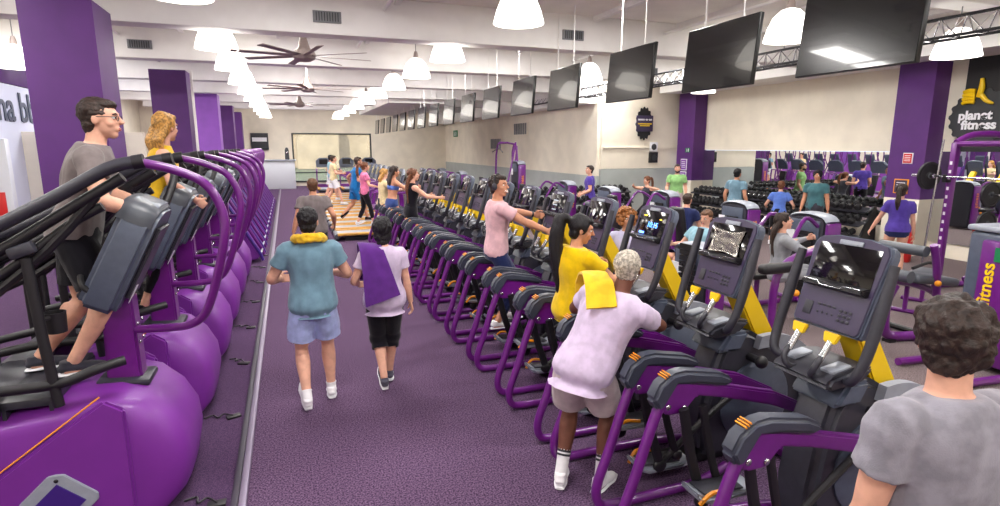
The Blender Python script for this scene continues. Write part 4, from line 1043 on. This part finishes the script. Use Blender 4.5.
    # hair
    if hair:
        style, hm = hair[0], hair[1]; Hh = MB(); rs = random.Random(hash(label) % 999 if False else len(label)*7)
        def cap(off=.012, back=.018, low=-.045):
            Hh.ell(hp_(0,-.012-back,.040), (.080*q+off*q,.088*q+off*q,.086*q+off*q), Hm, 24, 16)
            Hh.ell(hp_(0,-.050,low+.01), (.068*q+off*.6*q,.052*q,.062*q), Hm, 18, 12)
            Hh.ell(hp_(0,.020,.088), (.066*q,.068*q,.036*q), Hm, 18, 12)
        dsp = (.008, 46, (1.3,.5,.9))
        if style == 'short':
            cap(.008); 
        elif style == 'thick':
            cap(.020,.014); Hh.ell(hp_(.0,.035,.098), (.06*q,.06*q,.034*q), Hm); dsp = (.016, 30, (1,1,.7))
            for sg_ in (-1, 1): Hh.ell(hp_(.068*sg_,.008,.03), (.018*q,.028*q,.040*q), Hm)
        elif style == 'buzz':
            cap(.009,.012,-.02); dsp = (.005, 90)
        elif style == 'bob':
            cap(.018,.012); Hh.ell(hp_(0,-.045,-.045), (.092*q,.062*q,.085*q), Hm); Hh.ell(hp_(0,-.055,-.10), (.070*q,.045*q,.05*q), Hm)
        elif style in ('long','wavy','pony','bigpony'):
            cap(.012,.012); Ld = .52 if style != 'wavy' else .30
            bk = Hm @ V((0,-1,0)); dn = V((0,0,-1))
            if style in ('long','wavy'):
                p0 = hp_(0,-.05,.02)
                for k in range(9):
                    o_ = (k-4)/4; a_ = p0+(Hm @ V((1,0,0)))*.062*o_*q; z1 = Ld*(.85+.2*rs.random())
                    dd = -u*.75+dn*.25
                    Hh.tube([tuple(a_), tuple(a_+bk*.045+dd*.12*s), tuple(a_+bk*.055+dd*z1*.55*s+(Hm @ V((1,0,0)))*.02*rs.uniform(-1,1)), tuple(a_+bk*.03+dd*z1*s+(Hm @ V((1,0,0)))*.03*rs.uniform(-1,1))], [.03*s,.034*s,.03*s,.010*s], 8, 4)
                dsp = (.010, 22, (1,1,.35))
            else:
                p0 = hp_(0,-.105,.055); Hh.ell(p0, .035*q)
                k_ = 1.0 if style == 'pony' else 2.0
                Hh.tube([tuple(p0), tuple(p0+bk*.09*s+V((0,0,.0))), tuple(p0+bk*.13*s+dn*.17*s), tuple(p0+bk*.12*s+dn*.36*s*(.7 if k_ == 1 else 1)), tuple(p0+bk*.10*s+dn*(.36 if k_ == 1 else .66)*s)], [.028*s,.034*s*k_**.6,.040*s*k_**.7,.036*s*k_**.7,.012*s], 12, 4)
                dsp = (.008, 24, (1,1,.35))
        elif style == 'curly':
            cap(.02,.01)
            for k in range(130):
                z_ = rs.uniform(-.75,1); a_ = rs.uniform(0, 2*PI); rr = math.sqrt(1-z_*z_)
                x_, y_ = rr*math.cos(a_), rr*math.sin(a_)
                if y_ > .45 and z_ < .5: continue
                Hh.ell(hp_(x_*.125,y_*.12-.02,.035+z_*.135), rs.uniform(.018,.032)*q, None, 8, 6)
            dsp = (.012, 40)
        Hh.build('hair', hm, root, remesh=.006 if vox < .011 else .009, smooth=1, disp=dsp)
    if extras:
        if 'glasses' in extras:
            G_ = MB()
            for sg_ in (-1, 1):
                G_.tube([hp_(.031*sg_+.021*math.cos(a), .097, .010+.016*math.sin(a)) for a in [2*PI*k/12 for k in range(13)]], .0018*q, 6, 1)
                G_.tube([hp_(.052*sg_,.095,.016), hp_(.075*sg_,.06,.016), hp_(.080*sg_,-.01,.014)], .002*q, 6, 1)
            G_.tube([hp_(-.010,.099,.012), hp_(.010,.099,.012)], .0018*q, 6, 1)
            G_.build('glasses', M['ventd'], root)
        if 'headphones' in extras:
            hd = MB().tube([hp_(.088*math.cos(a), -.012, .02+.115*math.sin(a)) for a in [R(10+160*k/10) for k in range(11)]], .010*q, 8, 2).build('headphones', M['black'], root)
            for sg_ in (-1, 1): MB().ell(hp_(.090*sg_,-.008,-.003), (.018*q,.034*q,.040*q), Hm).build('ear_cup', M['dark'], hd)
        if 'watch' in extras:
            for i in (0, 1):
                el, wr = J[i][1], J[i][2]; d = (wr-el).normalized()
                if i == 1: MB().tube([tuple(wr-d*.035*s), tuple(wr-d*.012*s)], .032*s*w, 14, 1).build('watch', M['black'], root)
        if 'beard' in extras:
            MB().ell(hp_(0,.026,-.062), (.062*q,.064*q,.060*q), Hm, 18, 12).ell(hp_(0,.062,-.090), (.032*q,.03*q,.030*q), Hm).build('beard', hair[1], root, remesh=.006, smooth=1, disp=(.003,60))
            root.children  # keep
    root['_'] = 0
    del root['_']
    return root, J, T, Hm, hc
CL = dict(white=cloth('white_cotton', (236,234,238), .04), lilac=cloth('lilac_cotton', (204,186,214)), teal=cloth('blue_grey_cotton', (112,144,162)), grey=cloth('grey_marl', (150,147,158), .14),
          taupe=cloth('taupe_cotton', (122,112,112), .1), pink=cloth('pink_cotton', (222,178,186)), yel=cloth('mustard_cotton', (226,186,10)), yel2=cloth('yellow_towel_cotton', (232,186,44)),
          ltblue=cloth('pale_blue_shorts', (168,180,226)), beige=cloth('beige_shorts', (192,176,178)), blk=cloth('black_lycra', (22,20,28), .05), navy=cloth('navy_cotton', (34,42,84)),
          purp=cloth('purple_cotton', (86,66,160)), purpt=cloth('purple_towel_cotton', (92,44,128)), blue=cloth('bright_blue_cotton', (28,110,176)), pink2=cloth('bright_pink_cotton', (222,120,160)),
          green=cloth('green_cotton', (150,200,130)), cream=cloth('cream_cotton', (226,206,160)), bra=cloth('blue_lycra', (90,120,200)), denim=cloth('denim_cotton', (60,80,140)), dgrey=cloth('dark_grey_cotton', (60,60,70)), lgrey=cloth('light_grey_cotton', (150,152,158)), aqua=cloth('aqua_cotton', (140,180,196)), shoegrey=cloth('grey_shoe', (80,78,92)), lav=cloth('lavender_cotton', (200,196,226)))
def hairm(n, c): return mat(n, c, .55, noisy=.35, nscale=55, bump=.4, bscale=120, spec=.4)
HR = dict(black=hairm('black_hair', (24,20,26)), brown=hairm('brown_hair', (62,42,32)), dbrown=hairm('dark_brown_hair', (54,38,32)), blonde=hairm('blonde_hair', (206,152,78)), ginger=hairm('ginger_curls', (176,112,58)), bleach=hairm('bleached_hair', (206,196,180)), auburn=hairm('auburn_hair', (120,70,42)), lbrown=hairm('light_brown_hair', (112,76,50)))
def drape(name, m, P, T_, label, disp=(.008,14)):
    # cloth draped along path P (list of (centre, halfwidth dir vector)), thickness T_
    b = MB(); rows_ = []
    n = 12
    pts = catmull([V(p) for p, w in P], 6); ws = catmull([V(w) for p, w in P], 6)
    for p, w in zip(pts, ws): rows_.append([b.bm.verts.new(p+w*(2*k/n-1)) for k in range(n+1)])
    for i in range(len(rows_)-1):
        for k in range(n): b.bm.faces.new((rows_[i][k], rows_[i][k+1], rows_[i+1][k+1], rows_[i+1][k]))
    bmesh.ops.recalc_face_normals(b.bm, faces=b.bm.faces)
    b.bm.normal_update()
    for v in b.bm.verts: v.co += v.normal*noise.noise(v.co*disp[1])*disp[0]
    bmesh.ops.solidify(b.bm, geom=b.bm.faces[:], thickness=T_)
    return tag(b.build(name, m, None, ang=70), label, 'towel')

# man in teal walking away with yellow towel
person('man in blue-grey T-shirt and pale blue shorts walking down the aisle', (.13,4.98,0), 2, 'fair', pel=(0,0,.93), lean=2, head=(-6,4), feet=((.125,.14,.085),(-.10,-.10,.13)), fyaw=(-4,6), fpitch=(0,-32),
       hands=((.22,.30,1.12),(-.24,.30,1.10)), elbow=((.8,-1,-.5),(-.8,-1,-.5)), curl=(50,50), s=1.0, girth=1.06, vox=.0075, top=('tee',CL['teal'],-.13,.028), bottom=('shorts',CL['ltblue']), shoes=CL['white'], hair=('short',HR['black']), socks=.05)
b = MB().tube([(-.12,.03,1.47),(-.105,-.05,1.50),(-.05,-.115,1.51),(.05,-.115,1.51),(.105,-.05,1.50),(.12,.03,1.47),(.09,.12,1.40),(.07,.14,1.2)], [.034,.036,.038,.038,.036,.034,.03,.02], 12, 5, ell=(1.1,.75,(0,0,1)))
b.tube([(-.12,.03,1.47),(-.09,.12,1.40),(-.07,.14,1.2)], [.034,.03,.02], 12, 5)
o = b.build('neck_towel', CL['yel2'], None, remesh=.008, smooth=2, disp=(.01,26)); o.location = (.13,4.98,.0)
tag(o, 'yellow towel rolled around the neck of the walking man', 'towel')
# woman walking with purple towel on her shoulder
person('woman in lilac T-shirt and black cropped leggings walking down the aisle', (.76,5.12,0), -3, 'fair', pel=(0,0,.86), lean=2, head=(8,-4), feet=((.04,.20,.085),(-.035,-.05,.12)), fyaw=(-4,4), fpitch=(0,-30), knee=((.1,1,0),(0,1,0)),
       hands=((.26,.06,.74),(-.22,.22,.98)), elbow=((.5,-1,-.2),(-.5,-1,-.3)), s=.93, fem=True, vox=.0075, top=('tee',CL['lilac'],-.15,.038), bottom=('capri',CL['blk']), shoes=CL['shoegrey'], hair=('bob',HR['black']))
drape('shoulder_towel', CL['purpt'], [((.63,5.31,1.02),(.07,.01,0)),((.63,5.27,1.24),(.08,0,0)),((.635,5.15,1.395),(.095,.0,-.01)),((.65,5.02,1.345),(.105,.0,-.01)),((.69,4.955,1.13),(.135,.0,-.02)),((.72,4.935,.90),(.155,0,.045))], .014, 'dark purple towel hanging over the shoulder of the walking woman')
# grey T-shirt man farther off
person('man in taupe T-shirt walking far down the aisle', (.36,9.6,0), 4, 'tan', feet=((.09,.22,.085),(-.1,-.2,.13)), fpitch=(0,-30), hands=((.32,.12,.98),(-.34,-.05,.90)), curl=(60,60), s=1.0, girth=1.06, vox=.011, top=('tee',CL['taupe'],-.12,.022), bottom=('shorts',CL['blk']), shoes=CL['blk'], hair=('short',HR['lbrown']), lean=5)
# man on the first climber: faces the aisle (+x) => yaw -90
person('man with glasses in taupe T-shirt climbing the nearest stair climber', (-1.36,4.16,0), -82, 'fair', pel=(0,.10,1.73), lean=18, head=(-12,2), feet=((.1,.02,.93),(-.1,-.18,.93)), fpitch=(0,-5), knee=((.1,1,0),(-.1,1,0)),
       hands=((.20,.50,1.84),(-.22,.46,1.86)), elbow=((.9,-.3,-.7),(-.9,-.3,-.7)), curl=(55,55), s=1.02, girth=1.08, vox=.0075, top=('tee',CL['taupe'],-.04,.020), bottom=('shorts',CL['blk']), shoes=CL['dgrey'], hair=('short',HR['dbrown']), extras=['glasses'])
person('woman with long wavy blonde hair in yellow vest on second stair climber', (-1.22,5.45,0), -78, 'fair', pel=(0,.16,1.74), lean=12, head=(42,4), feet=((.09,.0,.93),(-.09,-.18,.93)), hands=((.20,.46,1.80),(-.20,.46,1.80)), elbow=((.9,-.3,-.7),(-.9,-.3,-.7)), curl=(50,50), s=.97, fem=True, vox=.009,
       top=('tank',CL['yel2'],-.08,.008), bottom=('tights',CL['blk']), shoes=CL['blk'], hair=('wavy',HR['blonde']))
# pink man on arc trainer 5 (facing +x => yaw -90)
y5 = YT[4]
person('smiling man in pink T-shirt and black headphones on an arc trainer', (2.12,y5,0), -96, 'tan', pel=(0,-.04,1.14), lean=2, head=(-42,-2), feet=((.14,-.06,.36),(-.14,.10,.38)), fpitch=(0,0), knee=((.1,1,0),(-.1,1,0)),
       hands=((.31,.50,1.34),(-.29,.50,1.47)), elbow=((.7,-.2,-1),(-.7,-.2,-1)), curl=(55,55), s=.99, girth=1.02, vox=.0075, top=('tee',CL['pink'],-.12,.020), bottom=('pants',CL['navy']), shoes=CL['white'], hair=('short',HR['dbrown']), extras=['smile','headphones','watch'])
# yellow woman on arc trainer 3
y3 = YT[2]
person('woman in mustard T-shirt with long black ponytail on an arc trainer', (2.09,y3,0), -80, 'tan', pel=(0,0,.95), lean=3, head=(-28,14), feet=((.14,-.10,.34),(-.14,.10,.38)), hands=((.18,.44,1.22),(-.22,.40,1.24)), elbow=((.8,-.2,-1),(-.8,-.2,-1)), curl=(50,50), s=.94, fem=True, girth=1.09, vox=.0075,
       top=('tee',CL['yel'],-.12,.027), bottom=('tights',CL['blk']), shoes=CL['dgrey'], hair=('bigpony',HR['black']))
# lilac man leaning
person('man with bleached cropped hair in lilac T-shirt leaning on an arc trainer', (1.70,3.02,0), -44, 'dark', pel=(-.02,-.02,.87), lean=29, side=19, head=(2,0), feet=((.10,.06,.085),(-.16,.02,.085)), fyaw=(-14,12), hands=((.16,.50,1.10),(-.02,.56,1.14)), elbow=((1,-.1,-.25),(-1,.1,-.6)), curl=(40,40), s=1.0, girth=1.05, vox=.0075,
       top=('tee',CL['lilac'],-.15,.034), bottom=('shorts',CL['beige']), shoes=CL['white'], hair=('buzz',HR['bleach']), socks=.16)
# front right man (seen from behind)
person('dark-haired man in grey marl T-shirt standing at the near right corner', (1.845,1.03,0), -8, 'fair', pel=(0,0,.95), lean=3, head=(-42,6), feet=((.11,.04,.085),(-.11,-.04,.085)), hands=((.30,.10,.86),(-.26,.10,.84)), curl=(30,30), s=1.03, girth=1.06, vox=.0075,
       top=('tee',CL['grey'],-.14,.022), bottom=('shorts',CL['dgrey']), shoes=CL['blk'], hair=('thick',HR['dbrown']))
# curly woman behind consoles
person('woman with big ginger curls in a lavender T-shirt behind the consoles', (3.70,5.72,0), 140, 'tan', s=.87, fem=True, pel=(0,0,.80), lean=3, head=(30,-6), feet=((.09,0,.08),(-.09,0,.08)), hands=((.2,.2,.9),(-.2,.2,.9)), vox=.009, top=('tee',CL['lav'],-.12,.018), bottom=('tights',CL['blk']), shoes=CL['dgrey'], hair=('curly',HR['ginger']))
# far exercisers on the row
def runner(label, loc, yaw, **k):
    d = dict(vox=.012); d.update(k); return person(label, loc, yaw, **d)
runner('long-haired woman in black crop top on the tenth arc trainer', (2.04,YT[9],0), -84, sk='fair', pel=(0,0,1.08), lean=6, head=(-12,-4), feet=((.13,-.05,.36),(-.13,.1,.38)), hands=((.3,.46,1.34),(-.3,.46,1.34)), curl=(50,50), s=.95, fem=True, top=('tank',CL['blk'],.08,.008), bottom=('tights',CL['blk']), shoes=CL['white'], hair=('long',HR['auburn']))
runner('dark-haired woman in blue sports top and denim shorts on an arc trainer', (2.0,YT[11],0), -78, sk='tan', pel=(0,0,1.06), lean=7, head=(-5,0), feet=((.13,-.05,.36),(-.13,.1,.38)), hands=((.3,.46,1.4),(-.3,.46,1.4)), curl=(50,50), s=.96, fem=True, top=('bra',CL['bra']), bottom=('brief',CL['denim']), shoes=CL['white'], hair=('long',HR['dbrown']))
runner('blonde woman in cream top on the last arc trainer', (1.95,YT[12],0), -80, sk='pale', pel=(0,0,1.0), lean=5, feet=((.13,-.05,.36),(-.13,.1,.38)), hands=((.28,.44,1.3),(-.28,.44,1.3)), s=.92, fem=True, top=('tee',CL['cream'],-.1,.014), bottom=('tights',CL['dgrey']), shoes=CL['white'], hair=('wavy',HR['blonde']))
runner('woman in pink T-shirt and black leggings walking on a treadmill', (1.85,YM[1],0), -84, sk='fair', pel=(0,0,1.06), lean=4, feet=((.09,.2,.26),(-.09,-.18,.27)), fpitch=(0,-20), hands=((.26,.3,1.2),(-.26,.1,1.0)), s=.95, fem=True, top=('tee',CL['pink2'],-.12,.016), bottom=('tights',CL['blk']), shoes=CL['white'], hair=('pony',HR['auburn']))
runner('man in bright blue shirt and shorts running on a treadmill', (1.72,YM[2],0), -84, sk='tan', pel=(0,0,1.12), lean=10, feet=((.09,.3,.28),(-.09,-.36,.36)), fpitch=(0,-45), hands=((.26,.3,1.3),(-.3,-.05,1.15)), curl=(60,60), s=1.03, girth=1.05, top=('tee',CL['blue'],-.14,.018), bottom=('shorts',CL['blue']), shoes=CL['blk'], hair=('short',HR['brown']))
runner('man in cream shirt walking on a far treadmill', (1.5,YM[7],0), -84, sk='fair', pel=(0,0,1.1), feet=((.09,.28,.25),(-.09,-.25,.28)), fpitch=(0,-25), hands=((.26,.3,1.3),(-.3,.1,1.15)), top=('tee',CL['cream'],-.14,.018), bottom=('shorts',CL['white']), shoes=CL['white'], hair=('short',HR['brown']))
runner('man in pale blue shirt on a far treadmill near the window', (1.55,YM[9],0), -84, sk='fair', pel=(0,0,1.1), feet=((.09,.2,.25),(-.09,-.25,.28)), fpitch=(0,-25), hands=((.26,.3,1.3),(-.3,.1,1.15)), top=('tee',CL['aqua'],-.14,.018), bottom=('shorts',CL['white']), shoes=CL['white'], hair=('short',HR['black']))
# people at the right
runner('man in purple polo shirt standing behind the weight machines', (7.5,13.4,0), 60, sk='fair', pel=(0,0,.93), head=(25,-5), hands=((.2,.22,1.02),(-.2,.22,1.0)), girth=1.08, top=('tee',CL['purp'],-.12,.018), bottom=('pants',CL['blk']), shoes=CL['blk'], hair=('short',HR['dbrown']), s=1.0)
runner('bearded man in light green polo facing the room by the pillar', (10.2,13.35,0), 145, sk='fair', hands=((.26,.2,.95),(-.26,.12,.9)), girth=1.1, top=('tee',CL['green'],-.12,.018), bottom=('pants',CL['beige']), shoes=CL['blk'], hair=('short',HR['dbrown']), extras=['beard'], s=1.0)
runner('man in blue-grey T-shirt standing at the left end of the mirror rack', (9.9,10.75,0), -70, sk='tan', hands=((.27,.08,.9),(-.27,.08,.9)), girth=1.05, top=('tee',CL['teal'],-.12,.018), bottom=('pants',CL['lgrey']), shoes=CL['white'], hair=('short',HR['black']), s=.98)
runner('man in dark teal T-shirt facing the room in front of the mirror rack', (10.9,9.4,0), 120, sk='tan', hands=((.27,.05,.85),(-.27,.05,.85)), girth=1.08, top=('tee',cloth('dark_teal_cotton',(70,112,120)),-.12,.018), bottom=('pants',CL['dgrey']), shoes=CL['white'], hair=('thick',HR['black']), s=.97)
runner('woman in blue top with tied hair crouching before the mirror rack', (10.6,10.1,0), -50, sk='fair', pel=(0,0,.72), lean=14, feet=((.12,.1,.08),(-.12,-.05,.08)), s=.92, fem=True, hands=((.3,.3,.85),(-.3,.3,.85)), top=('tee',CL['bra'],-.1,.014), bottom=('tights',CL['blk']), shoes=CL['white'], hair=('short',HR['auburn']))
runner('dark-haired woman in purple T-shirt and navy shorts by the extinguisher', (9.35,6.45,0), -42, sk='fair', pel=(0,0,.88), lean=4, head=(-22,-6), feet=((.09,-.05,.08),(-.12,.12,.08)), hands=((.25,.05,.78),(-.34,.18,.86)), s=.94, fem=True, top=('tee',CL['purp'],-.03,.026), bottom=('brief',CL['navy']), shoes=CL['white'], hair=('pony',HR['dbrown']), vox=.010)
runner('seated person in navy shirt leaning forward on a machine', (7.0,8.9,0), -60, sk='fair', pel=(0,0,.56), lean=14, feet=((.14,.42,.08),(-.14,.42,.08)), hands=((.22,.42,.72),(-.22,.42,.72)), top=('tee',CL['navy'],-.08,.018), bottom=('pants',CL['blk']), shoes=CL['white'], hair=('short',HR['brown']))
runner('man in pale blue shirt reclining on a machine seat, head seen from behind', (6.0,7.1,0), 100, sk='fair', pel=(0,.3,.56), lean=-34, head=(10,14), feet=((.16,.78,.2),(-.16,.78,.2)), hands=((.26,.4,.75),(-.26,.4,.75)), top=('tee',CL['aqua'],-.08,.018), bottom=('shorts',CL['navy']), shoes=CL['white'], hair=('short',HR['lbrown']))
runner('seated dark-haired woman in grey sweatshirt and grey leggings', (5.95,5.6,0), -118, sk='fair', pel=(0,.0,.62), lean=2, head=(-10,-12), feet=((.14,.60,.30),(-.14,.60,.30)), hands=((.25,.42,1.04),(-.25,.42,1.04)), elbow=((1,-.3,-.8),(-1,-.3,-.8)), curl=(60,60), s=.96, fem=True, vox=.009, top=('long',CL['lgrey'],-.06,.018), bottom=('tights',CL['lgrey']), shoes=CL['white'], hair=('long',HR['dbrown']))
runner('person with bun in grey shirt working out before the grey wall', (9.0,12.9,0), 100, sk='fair', pel=(0,0,.7), lean=10, fem=True, s=.95, feet=((.12,.2,.08),(-.12,.1,.08)), hands=((.3,.3,1.2),(-.3,.3,1.2)), top=('tank',CL['dgrey'],-.06,.012), bottom=('tights',CL['blk']), shoes=CL['white'], hair=('pony',HR['auburn']))
# ---- towels on things
drape('hanging_towel', CL['purpt'], [((2.15,3.60,.70),(.14,0,-.02)),((2.15,3.61,.85),(.14,0,-.02)),((2.15,3.625,.925),(.14,0,-.02)),((2.15,3.69,.945),(.14,0,-.02)),((2.15,3.745,.925),(.14,0,-.02)),((2.15,3.76,.86),(.14,0,-.02)),((2.15,3.765,.74),(.14,0,-.02))], .012, 'purple towel hung over the arm pad beside the woman in mustard')
drape('shoulder_towel', CL['yel2'], [((1.86,3.36,1.24),(.06,-.03,.0)),((1.86,3.34,1.35),(.065,-.03,.0)),((1.85,3.25,1.435),(.07,-.035,.0)),((1.81,3.09,1.40),(.08,-.04,.0)),((1.765,2.97,1.27),(.085,-.04,.01))], .016, 'yellow towel over the shoulder of the leaning man', disp=(.014,16))
# ================================================================ CAMERA, LIGHT
cam = bpy.data.cameras.new('camera'); co = bpy.data.objects.new('camera', cam); C.objects.link(co)
f = 570.; pit = math.atan(107/f); fh = f/math.cos(pit); yaw = math.atan(214/fh)
cam.sensor_width = 36; cam.lens = f*36/1000; cam.clip_start = .05; cam.clip_end = 300
co.location = (0,0,2.25); co.rotation_euler = (PI/2-pit, 0, -yaw)
bpy.context.scene.camera = co
w = bpy.data.worlds.new('world'); bpy.context.scene.world = w; w.use_nodes = True
w.node_tree.nodes['Background'].inputs[0].default_value = (.72,.82,1,1); w.node_tree.nodes['Background'].inputs[1].default_value = 1.1
def area(loc, sx, sy, e, rot=(0,0,0), c=(1,.975,.94)):
    l = bpy.data.lights.new('ceiling_lamp_light', 'AREA'); l.shape = 'RECTANGLE'; l.size = sx; l.size_y = sy; l.energy = e; l.color = c
    o = bpy.data.objects.new('ceiling_lamp_light', l); C.objects.link(o); o.location = loc; o.rotation_euler = [R(a) for a in rot]
for y in (-1.2,3.0,7.4,11.6,15.4,19.3,23.2,27.2,31.5):
    for x in (-4.3,.2,4.6,9.0):
        if y > 16 and x > 8.5: continue
        area((x,y,4.47), 1.5, .55, 66)
sl = bpy.data.lights.new('sun', 'SUN'); sl.energy = 2.5; sl.angle = R(1); so_ = bpy.data.objects.new('sun', sl); C.objects.link(so_); so_.location = (0,50,20); so_.rotation_euler = (R(50),0,R(-20))
sc = bpy.context.scene
sc.view_settings.view_transform = 'Standard'; sc.view_settings.look = 'None'; sc.view_settings.gamma = 1
sc.view_settings.exposure = .85; sc.view_settings.use_curve_mapping = False
sc.cycles.max_bounces = 8; sc.cycles.diffuse_bounces = 4; sc.cycles.glossy_bounces = 4; sc.cycles.transparent_max_bounces = 8
sc.cycles.use_denoising = True
sc.cycles.caustics_reflective = False; sc.cycles.caustics_refractive = False; sc.cycles.sample_clamp_indirect = 6
